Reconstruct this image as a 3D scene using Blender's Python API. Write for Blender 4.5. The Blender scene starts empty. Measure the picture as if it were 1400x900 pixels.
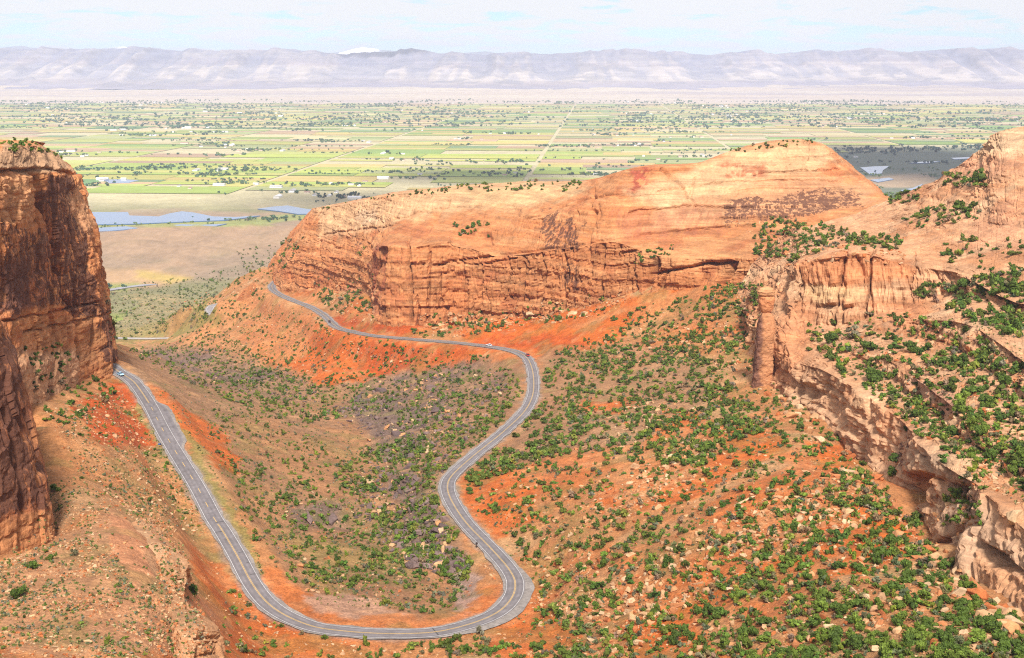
import bpy, math, random
import numpy as np
from mathutils import Vector, kdtree

# ------------------------------------------------------------------ camera, world, sun, exposure
C = bpy.context.scene
COL = C.collection
R = math.radians
FPX = 1690.0                       # focal length in photo pixels (1400 wide)
PITCH = math.atan(359.0 / FPX)     # level line of the eye lies at row 91
CP, SP = math.cos(PITCH), math.sin(PITCH)
cam_d = bpy.data.cameras.new('camera'); cam = bpy.data.objects.new('camera', cam_d); COL.objects.link(cam)
cam_d.sensor_width = 36.0; cam_d.lens = 36.0 * FPX / 1400.0
cam_d.clip_start = 1.0; cam_d.clip_end = 120000.0
cam.location = (0, 0, 0); cam.rotation_euler = (math.pi / 2 - PITCH, 0, 0)
C.camera = cam
C.view_settings.view_transform = 'Standard'; C.view_settings.look = 'None'
C.view_settings.exposure = 1.22; C.view_settings.gamma = 1.0; C.view_settings.use_curve_mapping = False
C.render.engine = 'CYCLES'
C.cycles.max_bounces = 5; C.cycles.diffuse_bounces = 3; C.cycles.volume_bounces = 1
C.cycles.transparent_max_bounces = 6
C.cycles.use_denoising = False; C.cycles.filter_width = 1.15
SUN_EL, SUN_ROT = R(50), R(174)
TOSUN = np.array([math.sin(SUN_ROT) * math.cos(SUN_EL), math.cos(SUN_ROT) * math.cos(SUN_EL), math.sin(SUN_EL)])
sun_d = bpy.data.lights.new('sun', 'SUN'); sun = bpy.data.objects.new('sun', sun_d); COL.objects.link(sun)
sun_d.energy = 3.0; sun_d.angle = R(8.0); sun_d.color = (1.0, 0.95, 0.88)
sun.rotation_euler = Vector(TOSUN).to_track_quat('Z', 'Y').to_euler()

W = bpy.data.worlds.new('World'); C.world = W; W.use_nodes = True
def world():
    nt = W.node_tree; N = nt.nodes; L = nt.links; N.clear()
    out = N.new('ShaderNodeOutputWorld'); bg = N.new('ShaderNodeBackground')
    sky = N.new('ShaderNodeTexSky'); sky.sky_type = 'NISHITA'; sky.sun_disc = False
    sky.sun_elevation = SUN_EL; sky.sun_rotation = SUN_ROT; sky.altitude = 1700; sky.dust_density = 0.3; sky.air_density = 1.0
    tc = N.new('ShaderNodeTexCoord'); sep = N.new('ShaderNodeSeparateXYZ')
    L.new(tc.outputs['Generated'], sep.inputs[0])
    def mth(op, a, b):
        m = N.new('ShaderNodeMath'); m.operation = op
        for i, v in enumerate((a, b)):
            if v is None: continue
            if isinstance(v, (int, float)): m.inputs[i].default_value = v
            else: L.new(v, m.inputs[i])
        return m.outputs[0]
    az = mth('ARCTAN2', sep.outputs['X'], sep.outputs['Y'])
    el = mth('ARCSINE', sep.outputs['Z'], None)
    comb = N.new('ShaderNodeCombineXYZ')
    L.new(mth('MULTIPLY', az, 9.0), comb.inputs[0]); L.new(mth('MULTIPLY', el, 62.0), comb.inputs[1])
    nz = N.new('ShaderNodeTexNoise'); nz.inputs['Scale'].default_value = 2.3; nz.inputs['Detail'].default_value = 8; nz.inputs['Roughness'].default_value = 0.6
    nz.inputs['Distortion'].default_value = 0.4
    L.new(comb.outputs[0], nz.inputs['Vector'])
    # more cloud high up, clear band just over the hills
    lift = mth('MULTIPLY', el, 4.6)
    dens = mth('ADD', nz.outputs['Fac'], lift)
    rmp = N.new('ShaderNodeMapRange'); rmp.inputs[1].default_value = 0.51; rmp.inputs[2].default_value = 0.67; rmp.interpolation_type = 'SMOOTHSTEP'
    L.new(dens, rmp.inputs[0])
    cap = mth('MULTIPLY', rmp.outputs[0], 0.9)
    mix = N.new('ShaderNodeMix'); mix.data_type = 'RGBA'
    L.new(cap, mix.inputs['Factor'])
    tint = N.new('ShaderNodeMix'); tint.data_type = 'RGBA'; tint.blend_type = 'MULTIPLY'; tint.inputs['Factor'].default_value = 1.0
    L.new(sky.outputs[0], tint.inputs['A']); tint.inputs['B'].default_value = (0.385, 0.47, 0.54, 1)
    L.new(tint.outputs['Result'], mix.inputs['A']); mix.inputs['B'].default_value = (4.3, 4.2, 4.2, 1)
    L.new(mix.outputs['Result'], bg.inputs['Color']); bg.inputs['Strength'].default_value = 0.10
    L.new(bg.outputs[0], out.inputs[0])
world()

# ------------------------------------------------------------------ helpers
RS = np.random.RandomState(11); random.seed(5)
def ray(px, py):
    u = (px - 700.0) / FPX; v = (450.0 - py) / FPX
    return np.array([u, CP + v * SP, -SP + v * CP])
def PD(px, py, D):
    d = ray(px, py); return d * (D / d[1])
def PZ(px, py, z):
    d = ray(px, py); return d * (z / d[2])
def proj(P):
    x, y, z = P[..., 0], P[..., 1], P[..., 2]
    w = np.maximum(y * CP - z * SP, 1.0)
    return 700.0 + FPX * x / w, 450.0 - FPX * (y * SP + z * CP) / w

def _hash(ix, iy, iz):
    h = (ix.astype(np.int64) * 374761393 + iy.astype(np.int64) * 668265263 + iz.astype(np.int64) * 2147483647) & 0x7fffffff
    h = (h ^ (h >> 13)) * 1274126177 & 0x7fffffff
    h = (h ^ (h >> 16)) & 0xffff
    return h.astype(np.float32) / 32767.5 - 1.0
def vnoise(x, y, z):
    x = np.asarray(x, np.float32); y = np.broadcast_to(np.asarray(y, np.float32), x.shape); z = np.broadcast_to(np.asarray(z, np.float32), x.shape)
    ix, iy, iz = np.floor(x), np.floor(y), np.floor(z)
    fx, fy, fz = x - ix, y - iy, z - iz
    fx = fx * fx * (3 - 2 * fx); fy = fy * fy * (3 - 2 * fy); fz = fz * fz * (3 - 2 * fz)
    r = 0
    for dx in (0, 1):
        wx = fx if dx else 1 - fx
        for dy in (0, 1):
            wy = fy if dy else 1 - fy
            for dz in (0, 1):
                wz = fz if dz else 1 - fz
                r = r + _hash(ix + dx, iy + dy, iz + dz) * (wx * wy * wz)
    return r
def fbm(x, y, z=0.0, o=4, g=0.5, l=2.03):
    r = 0; a = 1.0; t = 0
    for k in range(o):
        r = r + a * vnoise(np.asarray(x) * l ** k + 17.3 * k, np.asarray(y) * l ** k - 9.1 * k, np.asarray(z) * l ** k + 4.7 * k); t += a; a *= g
    return r / t * 1.5
def cell1(v, seed=0.0):
    i = np.floor(v); return _hash(i, i * 0 + seed, i * 0 + 7)
def sstep(a, b, x):
    t = np.clip((x - a) / (b - a), 0, 1); return t * t * (3 - 2 * t)

def mk_mesh(name, V, F, col=None, smooth=False):
    V = np.ascontiguousarray(V, np.float32).reshape(-1, 3); F = np.ascontiguousarray(F, np.int32)
    k = F.shape[1]; me = bpy.data.meshes.new(name)
    me.vertices.add(len(V)); me.vertices.foreach_set('co', V.ravel())
    me.loops.add(F.size); me.loops.foreach_set('vertex_index', F.ravel())
    me.polygons.add(len(F)); me.polygons.foreach_set('loop_start', np.arange(0, F.size, k, dtype=np.int32))
    me.polygons.foreach_set('loop_total', np.full(len(F), k, np.int32))
    me.polygons.foreach_set('use_smooth', np.full(len(F), bool(smooth)))
    me.update(calc_edges=True); me.validate()
    if col is not None:
        at = me.color_attributes.new('Col', 'FLOAT_COLOR', 'POINT')
        c = np.zeros((len(V), 4), np.float32); col = np.asarray(col); c[:, :3] = np.clip(col[:, :3], 0.002, 1); c[:, 3] = col[:, 3] if col.shape[1] == 4 else 0; at.data.foreach_set('color', c.ravel())
    return me
def link(name, me, mat=None, parent=None, kind=None, label=None, cat=None, group=None):
    o = bpy.data.objects.new(name, me); COL.objects.link(o)
    if mat is not None and me is not None and len(me.materials) == 0:
        for m in (mat if isinstance(mat, (list, tuple)) else [mat]): me.materials.append(m)
    if parent is not None: o.parent = parent
    return tag(o, kind, label, cat, group)
def tag(o, kind=None, label=None, cat=None, group=None):
    if kind: o['kind'] = kind
    if label: o['label'] = label
    if cat: o['category'] = cat
    if group: o['group'] = group
    return o
def gridF(nr, nc):
    i = np.arange((nr - 1) * (nc - 1)); r = i // (nc - 1); c = i % (nc - 1); a = r * nc + c
    return np.stack([a, a + 1, a + nc + 1, a + nc], 1)

def pdist(px, py, pts, closed=True):
    """distance to a polyline and inside flag"""
    pts = np.asarray(pts, float); n = len(pts)
    d = np.full(px.shape, 1e9); ins = np.zeros(px.shape, bool); tt = np.zeros(px.shape)
    for k in range(n if closed else n - 1):
        a, b = pts[k], pts[(k + 1) % n]; e = b - a; L2 = max((e * e).sum(), 1e-9)
        t = np.clip(((px - a[0]) * e[0] + (py - a[1]) * e[1]) / L2, 0, 1)
        dd = np.hypot(px - a[0] - t * e[0], py - a[1] - t * e[1]); d = np.minimum(d, dd)
        if closed:
            cr = ((a[1] > py) != (b[1] > py)) & (px < (b[0] - a[0]) * (py - a[1]) / (b[1] - a[1] + 1e-12) + a[0]); ins ^= cr
    return d, ins
def region(px, py, pts, soft):
    """0..1 mask of a polygon with a soft border"""
    pts = np.asarray(pts, float); m = np.zeros(px.shape)
    bb = (px > pts[:, 0].min() - soft) & (px < pts[:, 0].max() + soft) & (py > pts[:, 1].min() - soft) & (py < pts[:, 1].max() + soft)
    if bb.any():
        d, ins = pdist(px[bb], py[bb], pts); sd = np.where(ins, d, -d); m[bb] = sstep(-soft, soft, sd)
    return m

# ------------------------------------------------------------------ materials
def nodes(name):
    m = bpy.data.materials.new(name); m.use_nodes = True; nt = m.node_tree
    return m, nt, nt.nodes['Principled BSDF']
def flat(name, col, rough=0.7, metal=0.0, var=0.0, scale=3.0):
    m, nt, b = nodes(name); b.inputs['Roughness'].default_value = rough; b.inputs['Metallic'].default_value = metal
    b.inputs['Base Color'].default_value = (*col, 1)
    if var:
        tc = nt.nodes.new('ShaderNodeTexCoord'); n = nt.nodes.new('ShaderNodeTexNoise'); n.inputs['Scale'].default_value = scale; n.inputs['Detail'].default_value = 5
        nt.links.new(tc.outputs['Object'], n.inputs['Vector'])
        mr = nt.nodes.new('ShaderNodeMapRange'); mr.inputs[1].default_value = 0.25; mr.inputs[2].default_value = 0.75; mr.inputs[3].default_value = 1 - var; mr.inputs[4].default_value = 1 + var
        nt.links.new(n.outputs['Fac'], mr.inputs[0])
        mx = nt.nodes.new('ShaderNodeMix'); mx.data_type = 'RGBA'; mx.blend_type = 'MULTIPLY'; mx.inputs['Factor'].default_value = 1
        mx.inputs['A'].default_value = (*col, 1); nt.links.new(mr.outputs[0], mx.inputs['B']); nt.links.new(mx.outputs['Result'], b.inputs['Base Color'])
    return m
def attr_mat(name, layers, bump=0.3, bscale=0.5, rough=0.9, rnd=0.0, spec=0.2, varn=False):
    """vertex colour times a few noises; layers = [(scale xyz, detail, lo, hi)]"""
    m, nt, b = nodes(name); N = nt.nodes; L = nt.links
    b.inputs['Roughness'].default_value = rough; b.inputs['Specular IOR Level'].default_value = spec
    at = N.new('ShaderNodeAttribute'); at.attribute_name = 'Col'; cur = at.outputs['Color']
    tc = N.new('ShaderNodeTexCoord')
    for (sc, det, lo, hi) in layers:
        mp = N.new('ShaderNodeMapping'); mp.inputs['Scale'].default_value = sc; L.new(tc.outputs['Object'], mp.inputs['Vector'])
        n = N.new('ShaderNodeTexNoise'); n.inputs['Scale'].default_value = 1; n.inputs['Detail'].default_value = det; n.inputs['Roughness'].default_value = 0.62
        L.new(mp.outputs[0], n.inputs['Vector'])
        mr = N.new('ShaderNodeMapRange'); mr.inputs[1].default_value = 0.3; mr.inputs[2].default_value = 0.7; mr.inputs[3].default_value = lo; mr.inputs[4].default_value = hi
        L.new(n.outputs['Fac'], mr.inputs[0])
        mx = N.new('ShaderNodeMix'); mx.data_type = 'RGBA'; mx.blend_type = 'MULTIPLY'; mx.inputs['Factor'].default_value = 1
        L.new(cur, mx.inputs['A']); L.new(mr.outputs[0], mx.inputs['B']); cur = mx.outputs['Result']
    if varn:
        al = at.outputs['Alpha']; ns = []
        for sc_ in ((.22, .22, .07), (.55, .55, .018)):
            mp = N.new('ShaderNodeMapping'); mp.inputs['Scale'].default_value = sc_; L.new(tc.outputs['Object'], mp.inputs['Vector'])
            n = N.new('ShaderNodeTexNoise'); n.inputs['Scale'].default_value = 1; n.inputs['Detail'].default_value = 9; n.inputs['Roughness'].default_value = .68; L.new(mp.outputs[0], n.inputs['Vector']); ns.append(n.outputs['Fac'])
        mm = N.new('ShaderNodeMath'); mm.operation = 'ADD'; L.new(ns[0], mm.inputs[0]); L.new(ns[1], mm.inputs[1])
        m2 = N.new('ShaderNodeMath'); m2.operation = 'MULTIPLY_ADD'; L.new(al, m2.inputs[0]); m2.inputs[1].default_value = .45; L.new(mm.outputs[0], m2.inputs[2])
        mr = N.new('ShaderNodeMapRange'); mr.inputs[1].default_value = 1.27; mr.inputs[2].default_value = 1.36; L.new(m2.outputs[0], mr.inputs[0])
        m3 = N.new('ShaderNodeMath'); m3.operation = 'MULTIPLY'; L.new(mr.outputs[0], m3.inputs[0]); m3.inputs[1].default_value = .88
        mx = N.new('ShaderNodeMix'); mx.data_type = 'RGBA'; L.new(m3.outputs[0], mx.inputs['Factor']); L.new(cur, mx.inputs['A']); mx.inputs['B'].default_value = (.095, .040, .026, 1); cur = mx.outputs['Result']
    if rnd:
        oi = N.new('ShaderNodeObjectInfo'); mr = N.new('ShaderNodeMapRange'); mr.inputs[3].default_value = 1 - rnd; mr.inputs[4].default_value = 1 + rnd
        L.new(oi.outputs['Random'], mr.inputs[0]); mx = N.new('ShaderNodeMix'); mx.data_type = 'RGBA'; mx.blend_type = 'MULTIPLY'; mx.inputs['Factor'].default_value = 1
        L.new(cur, mx.inputs['A']); L.new(mr.outputs[0], mx.inputs['B']); cur = mx.outputs['Result']
    L.new(cur, b.inputs['Base Color'])
    if bump:
        n = N.new('ShaderNodeTexNoise'); n.inputs['Scale'].default_value = bscale; n.inputs['Detail'].default_value = 9; n.inputs['Roughness'].default_value = 0.7
        L.new(tc.outputs['Object'], n.inputs['Vector'])
        bp = N.new('ShaderNodeBump'); bp.inputs['Strength'].default_value = bump; bp.inputs['Distance'].default_value = 1.0
        L.new(n.outputs['Fac'], bp.inputs['Height']); L.new(bp.outputs[0], b.inputs['Normal'])
    return m
M_ground = attr_mat('soil', [((.25, .25, .25), 8, .72, 1.28), ((.03, .03, .03), 5, .85, 1.15), ((1.3, 1.3, 1.3), 5, .62, 1.34)], .8, .9)
M_rock = attr_mat('sandstone', [((.02, .02, .45), 7, .70, 1.26), ((.12, .12, .10), 8, .78, 1.22), ((.6, .6, .6), 6, .78, 1.22), ((.03, .03, 1.9), 4, .84, 1.14)], .9, .35, varn=True)
M_stone = attr_mat('loose_stone', [((.5, .5, .8), 6, .75, 1.25)], .4, 1.5)
M_leaf = attr_mat('juniper_leaf', [((1.2, 1.2, 1.2), 3, .7, 1.3)], 0, 1, .75, .18)
M_scrub = attr_mat('scrub_leaf', [((.8, .8, .8), 3, .75, 1.25)], 0, 1, .8)
M_bark = flat('bark', (.12, .085, .06), .9, 0, .3, 4)
M_far = attr_mat('plain_soil', [((.012, .012, .012), 8, .85, 1.15), ((.09, .05, .1), 6, .85, 1.15)], .2, .05)
M_field = attr_mat('crops', [((.006, .04, .01), 6, .86, 1.14), ((.05, .05, .05), 5, .9, 1.1)], 0, 1)
M_hills = attr_mat('shale_hills', [((.004, .004, .02), 7, .85, 1.15), ((.0012, .0012, .03), 6, .9, 1.1)], .3, .01)
# ------------------------------------------------------------------ control nets of the rock (photo column, row, distance in metres)
NET_MESA = [  # left end to the saddle on the right: foot, lower lip, ledge, mid, rim, plateau behind
 [(366,366,1420),(376,345,1420),(384,335,1425),(405,310,1425),(428,286,1430),(460,281,1480)],
 [(372,372,1310),(380,347,1312),(388,337,1318),(407,311,1320),(429,285,1325),(462,280,1400)],
 [(383,388,1195),(390,357,1200),(396,346,1206),(414,315,1215),(434,284,1225),(470,277,1330)],
 [(440,396,1120),(444,352,1128),(447,344,1135),(456,312,1148),(470,280,1165),(500,271,1300)],
 [(503,400,1035),(504,352,1042),(505,344,1052),(511,305,1080),(520,269,1100),(545,262,1230)],
 [(512,440,930),(519,337,950),(525,330,985),(540,300,1035),(556,264,1060),(590,258,1190)],
 [(562,446,905),(562,336,925),(570,328,958),(585,297,1010),(600,260,1040),(620,254,1170)],
 [(610,447,905),(612,330,920),(617,322,948),(625,290,1000),(645,257,1040),(660,252,1170)],
 [(680,434,890),(680,350,900),(682,343,908),(692,295,950),(712,258,1010),(720,248,1150)],
 [(760,427,862),(760,342,868),(762,335,876),(772,290,900),(792,252,965),(800,247,1120)],
 [(830,410,832),(830,330,840),(832,323,848),(842,272,875),(866,230,905),(880,227,1050)],
 [(900,394,808),(900,350,814),(905,318,850),(922,270,880),(945,225,915),(960,222,1060)],
 [(970,390,792),(970,354,798),(980,312,850),(1000,265,880),(1008,204,920),(1020,200,1060)],
 [(1035,385,772),(1035,352,780),(1050,308,845),(1068,262,880),(1082,190,920),(1085,190,1050)],
 [(1080,368,772),(1085,342,782),(1110,312,830),(1125,275,870),(1127,200,925),(1130,200,1040)],
 [(1135,345,768),(1140,328,786),(1165,305,830),(1178,280,860),(1172,238,920),(1178,238,1030)],
 [(1190,332,765),(1200,317,785),(1215,301,810),(1222,288,830),(1212,270,880),(1220,272,980)],
 [(1260,325,765),(1270,312,785),(1282,302,800),(1290,292,820),(1262,280,850),(1275,278,950)],
]
NET_SHELF = [  # far left end to near right: foot, lip, foot, lip, foot, lip, foot, lip, slickrock, skyline
 [(1010,400,760),(1015,385,765),(1020,375,770),(1022,370,772),(1026,360,780),(1028,356,784),(1032,350,800),(1035,346,810),(1050,330,850),(1060,318,900)],
 [(1052,505,585),(1060,440,594),(1068,425,600),(1070,418,602),(1074,408,606),(1076,402,608),(1080,394,610),(1084,372,614),(1085,335,720),(1085,312,800)],
 [(1076,540,545),(1084,492,552),(1096,470,562),(1098,464,564),(1096,452,574),(1097,448,576),(1090,438,592),(1094,362,602),(1105,326,720),(1110,308,800)],
 [(1112,572,502),(1122,506,512),(1150,482,530),(1154,474,533),(1150,460,550),(1151,455,552),(1135,445,574),(1132,352,586),(1135,322,715),(1140,300,795)],
 [(1165,614,456),(1168,532,468),(1205,506,490),(1208,490,495),(1190,456,536),(1192,449,539),(1190,437,564),(1186,345,582),(1200,318,700),(1212,276,800)],
 [(1215,660,408),(1226,572,422),(1250,547,440),(1252,520,447),(1265,462,510),(1266,438,517),(1252,416,560),(1245,362,575),(1260,310,668),(1282,244,745)],
 [(1268,750,332),(1272,626,352),(1300,587,385),(1302,558,392),(1320,484,460),(1325,445,472),(1320,402,540),(1310,374,550),(1320,300,638),(1340,206,715)],
 [(1320,800,286),(1336,664,308),(1350,624,345),(1352,600,350),(1375,522,410),(1380,480,422),(1370,420,500),(1365,404,505),(1375,310,600),(1366,178,700)],
 [(1400,850,244),(1412,735,263),(1422,682,295),(1424,665,299),(1440,575,360),(1445,530,371),(1440,445,460),(1440,428,465),(1440,310,570),(1445,166,680)],
 [(1520,940,198),(1540,820,212),(1560,760,235),(1562,740,238),(1580,660,290),(1585,610,300),(1600,520,370),(1600,500,375),(1600,330,480),(1620,160,600)],
 [(1720,1090,150),(1740,930,160),(1770,860,180),(1772,840,183),(1790,750,225),(1795,700,232),(1810,600,290),(1810,580,294),(1810,340,390),(1830,150,500)],
]
NET_CLIFF = [  # left promontory: foot, tier lip, ledge, mid, mid, rim, cap, plateau
 [(-160,650,345),(-160,580,350),(-160,560,355),(-160,440,360),(-160,325,364),(-160,235,368),(-160,200,388),(-160,185,470)],
 [(-80,600,378),(-80,525,385),(-80,508,390),(-80,420,396),(-80,320,400),(-80,233,405),(-80,200,425),(-80,190,520)],
 [(8,578,408),(8,500,417),(5,486,425),(2,400,438),(0,310,443),(0,231,448),(0,200,468),(0,191,560)],
 [(48,556,455),(45,496,464),(45,481,474),(45,400,480),(45,310,485),(45,229,490),(42,199,512),(38,192,600)],
 [(84,535,505),(84,490,514),(84,478,520),(84,400,525),(80,310,530),(74,230,535),(64,204,550),(50,195,640)],
 [(118,520,545),(118,492,549),(118,484,553),(117,400,556),(107,310,560),(94,233,565),(79,212,580),(60,205,680)],
 [(148,508,566),(147,484,570),(146,474,572),(137,400,575),(123,315,578),(103,237,583),(92,226,598),(70,215,700)],
 [(159,502,592),(156,480,595),(154,468,597),(143,398,602),(128,312,605),(106,239,610),(96,230,622),(75,218,720)],
 [(150,480,680),(147,462,682),(146,455,683),(138,390,686),(124,308,690),(104,238,694),(94,231,700),(75,222,760)],
 [(105,452,800),(103,440,800),(102,435,800),(98,380,800),(90,304,800),(82,240,800),(78,234,802),(70,228,830)],
]
NET_FRONT = [  # dark wall at the left edge: foot, mid, mid, top, back
 [(-330,980,190),(-330,760,194),(-330,500,198),(-330,200,205),(-340,120,260)],
 [(-150,850,232),(-150,670,238),(-155,480,243),(-160,240,250),(-180,200,310)],
 [(-30,785,264),(-30,660,270),(-38,520,275),(-60,320,282),(-90,300,330)],
 [(40,757,283),(36,650,290),(14,525,296),(-22,400,302),(-60,385,345)],
 [(73,738,300),(62,650,306),(36,545,311),(2,440,316),(-40,425,360)],
 [(66,690,345),(54,620,350),(28,530,354),(-4,440,358),(-40,430,390)],
 [(20,630,420),(10,580,424),(-10,510,428),(-40,440,430),(-60,435,440)],
]
NET_LIP = [  # broken sandstone lip of the bench in the left foreground: foot, lip, back, deep
 [(212,728,350),(205,708,343),(192,708,330),(178,716,318)],
 [(238,778,322),(231,740,316),(214,735,306),(200,745,298)],
 [(264,812,300),(258,768,294),(236,768,285),(222,785,278)],
 [(270,850,284),(263,806,278),(245,810,270),(228,820,262)],
 [(292,898,266),(280,838,263),(258,838,255),(236,850,246)],
 [(312,925,254),(303,862,254),(272,860,244),(246,876,235)],
 [(330,985,236),(306,915,238),(270,920,226),(246,935,218)],
 [(360,1080,205),(330,1000,206),(280,1000,196),(250,1010,190)],
]
def netarr(net): return np.array([[PD(*q) for q in st] for st in net])
A_MESA, A_SHELF, A_CLIFF, A_FRONT, A_LIP = map(netarr, (NET_MESA, NET_SHELF, NET_CLIFF, NET_FRONT, NET_LIP))

# ------------------------------------------------------------------ roads: centre lines (column, row, height)
RD_MAIN = [(130,492,-141),(150,500,-142),(165.7,510.5,-143),(181.7,521,-144),(195.4,538.6,-145.5),(207.4,558,-147),(221,585,-149),(236,611,-151),(268.6,664,-154.5),(292.7,709,-157),(303,724,-158),(323.7,759,-159),(344,797,-160),(365,824,-161),(392.6,843,-161.5),(430,857.5,-162),(460,862,-162.3),(508,866,-162.8),(563,866.5,-163.3),(604.6,863,-163.8),(653,850,-164.4),(684,835,-164.9),(701,815.5,-165.4),(704.5,796.6,-166),(697.6,781,-166.5),(684,764,-167),(663,741.5,-168),(639,717,-169.2),(622,693,-170.5),(612.5,672.6,-171.6),(613.5,657,-172.4),(625,643,-173.2),(646,624.4,-174.3),(663,610.7,-175.2),(687,591.5,-176.6),(715,565,-178.6),(727,544.5,-180.2),(729.8,524,-181.8),(727,503,-183.4),(719,488,-184.6),(701,479.5,-185.8),(666.6,473.5,-187.8),(625,468.7,-190),(563,463.6,-193.3),(511.7,459,-196),(480.7,453,-199),(460,446.7,-201.5),(444,431.5,-205),(425,420,-208),(401,410.7,-211),(382.7,402.7,-213.3),(373,395.5,-215.5),(372.5,389,-218),(380,383,-221)]
RD_LOOP = [(330,413,-241),(310,414,-244),(295,416.5,-246.5),(288.5,419.5,-247.5),(287,425,-249),(294,431.5,-250.5),(309,438.5,-252.5),(330,445,-255)]
RD_LOW = [(130,462.5,-346),(160,462.3,-345),(200,463,-342),(245,462,-338),(262,461,-335)]
RD_HIGH = [(100,404,-349),(145,397.5,-349),(180,392,-349),(233,386.7,-349),(286.7,380,-349),(326.7,376,-349),(366.7,373,-349),(390,369,-349)]
def spline(P, step=1.5):
    P = np.asarray(P, float); Q = np.vstack([2 * P[0] - P[1], P, 2 * P[-1] - P[-2]]); out = []
    for k in range(len(P) - 1):
        a, b, c, d = Q[k:k + 4]; n = max(2, int(np.linalg.norm(c - b) / step)); t = (np.arange(n) / n)[:, None]
        out.append(0.5 * (2 * b + (c - a) * t + (2 * a - 5 * b + 4 * c - d) * t ** 2 + (3 * b - a - 3 * c + d) * t ** 3))
    out.append(P[-1:]); S = np.vstack(out)
    s = np.concatenate([[0], np.cumsum(np.linalg.norm(np.diff(S, axis=0), axis=1))]); m = int(s[-1] / step) + 1; t = np.linspace(0, s[-1], m)
    S = np.stack([np.interp(t, s, S[:, i]) for i in range(3)], 1)
    for _ in range(4): S[1:-1] = (S[:-2] + 2 * S[1:-1] + S[2:]) / 4
    return S
S_MAIN, S_LOOP, S_LOW, S_HIGH = [spline([PZ(*q) for q in rd], st) for rd, st in ((RD_MAIN, 1.5), (RD_LOOP, 2.0), (RD_LOW, 3.0), (RD_HIGH, 6.0))]

# ------------------------------------------------------------------ terrain: control heights, then one fine sheet
G = []   # (x, y, z)
for q in [(640,800,-171),(600,745,-179),(565,700,-188),(535,640,-198),(525,590,-208),(520,560,-214),(440,540,-223),(350,515,-239),(270,495,-259),(200,476,-287),
          (330,680,-163),(400,680,-171),(480,680,-181),(275,600,-158),(350,600,-175),(440,600,-191),(262,560,-164),(340,560,-187),(430,560,-203),(230,525,-168),
          (380,760,-163),(480,760,-169),(550,760,-173),(450,830,-164),(560,830,-166),(620,835,-166.5),(600,600,-191),(620,560,-198),(640,520,-200),(560,520,-211),(480,520,-217),
          (660,492,-193),(560,486,-204),(510,500,-212),(450,480,-215),(400,470,-223),(350,470,-233),(300,470,-247),(250,475,-263),(430,446,-213),(390,430,-223),(350,440,-234),(320,452,-244),(355,402,-221),
          (153,440,-350),(200,430,-349),(250,402,-350),(170,405,-350),(300,390,-350),(360,373.5,-350)]:
    G.append(PZ(*q))
for q in [(160,476,1450),(210,477,1450),(250,479,1390),(180,481,1320),(130,476,1450),(230,470,1520),(180,469,1530),(287,436,1215),(302,447,1180),(272,442,1290),(258,452,1320),(340,384,1232),(321,394,1216),(303,405,1202),(292,409,1375),(270,416,1450),(249,423,1550),(207,439,1660),(160,453,1610),
          (170,580,482),(130,582,450),(100,582,425),(60,592,390),(200,640,425),(140,640,390),(85,650,348),(240,700,385),(180,700,342),(100,700,312),(73,742,299),(0,772,270),
          (150,780,270),(50,850,235),(200,850,245),(235,890,232),(100,900,214),(0,900,204),(300,810,335),(330,862,330),(318,892,302),(400,892,325),(600,895,322),(700,892,318),
          (300,1000,235),(700,1000,262),(1000,1000,235),(1300,1000,190),(100,1000,178),(-120,900,188),(-200,1000,160),(500,1000,268),
          (750,870,327),(850,880,300),(1000,880,275),(1150,880,250),(1300,880,226),(800,800,352),(900,800,330),(1000,800,310),(1100,800,292),(1200,800,275),
          (720,720,425),(800,720,405),(900,720,380),(1000,720,357),(1100,720,338),(1200,720,320),(700,650,490),(800,650,465),(900,650,440),(1000,650,415),(1100,650,391),(1170,650,376),
          (760,590,560),(850,590,535),(950,590,505),(1050,590,476),(1110,590,458),(800,540,650),(900,540,615),(1000,540,576),(1045,540,557),(760,500,735),(850,500,700),(950,500,655),(1020,500,622),
          (740,460,826),(850,460,766),(950,460,716),(1020,460,682),(820,422,828),(900,420,790),(1000,420,742),(750,432,866),(680,440,884),(470,420,1020),(440,405,1090),(500,425,985)]:
    G.append(PD(*q))
for rd in (S_MAIN[::25], S_LOOP[::20], S_LOW[::15]): G += list(rd)
for A, lev in ((A_MESA, 3), (A_SHELF, 2), (A_CLIFF, 3), (A_FRONT, 2)):
    for st in A:
        f = st[0]; G.append(f + np.array([0, 0, .5]))
        for q in st[lev:]:
            if np.hypot(*(q - f)[:2]) > 22: G.append(np.array([q[0], q[1], f[2] - (1.5 if A is A_SHELF else 6)]))
for st in A_LIP:
    G.append(st[0]); G.append(st[3] + np.array([0, 0, .3]))
for x, y in ((-700, 1900), (-350, 1900), (0, 1900), (400, 1900), (900, 1900), (-600, 1650), (-800, 1750), (900, 1400), (600, 1600)):
    G.append(np.array([x, y, -357]) if x < 300 else np.array([x, y, -330]))
G = np.array(G)
keep = np.ones(len(G), bool)
for i in range(len(G)):
    if keep[i]:
        d = np.hypot(G[:, 0] - G[i, 0], G[:, 1] - G[i, 1]); d[:i + 1] = 1e9; keep[d < 6] = False
G = G[keep]; NG = len(G)
CMQ = 14.0
def mq(x, y): return np.sqrt((x[:, None] - G[None, :, 0]) ** 2 + (y[:, None] - G[None, :, 1]) ** 2 + CMQ ** 2)
K = np.zeros((NG + 3, NG + 3)); K[:NG, :NG] = mq(G[:, 0], G[:, 1]) - np.eye(NG) * 1.2
K[:NG, NG] = 1; K[:NG, NG + 1] = G[:, 0] / 1000; K[:NG, NG + 2] = G[:, 1] / 1000; K[NG:, :NG] = K[:NG, NG:].T
WT = np.linalg.solve(K, np.concatenate([G[:, 2], [0, 0, 0]]))
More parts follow.
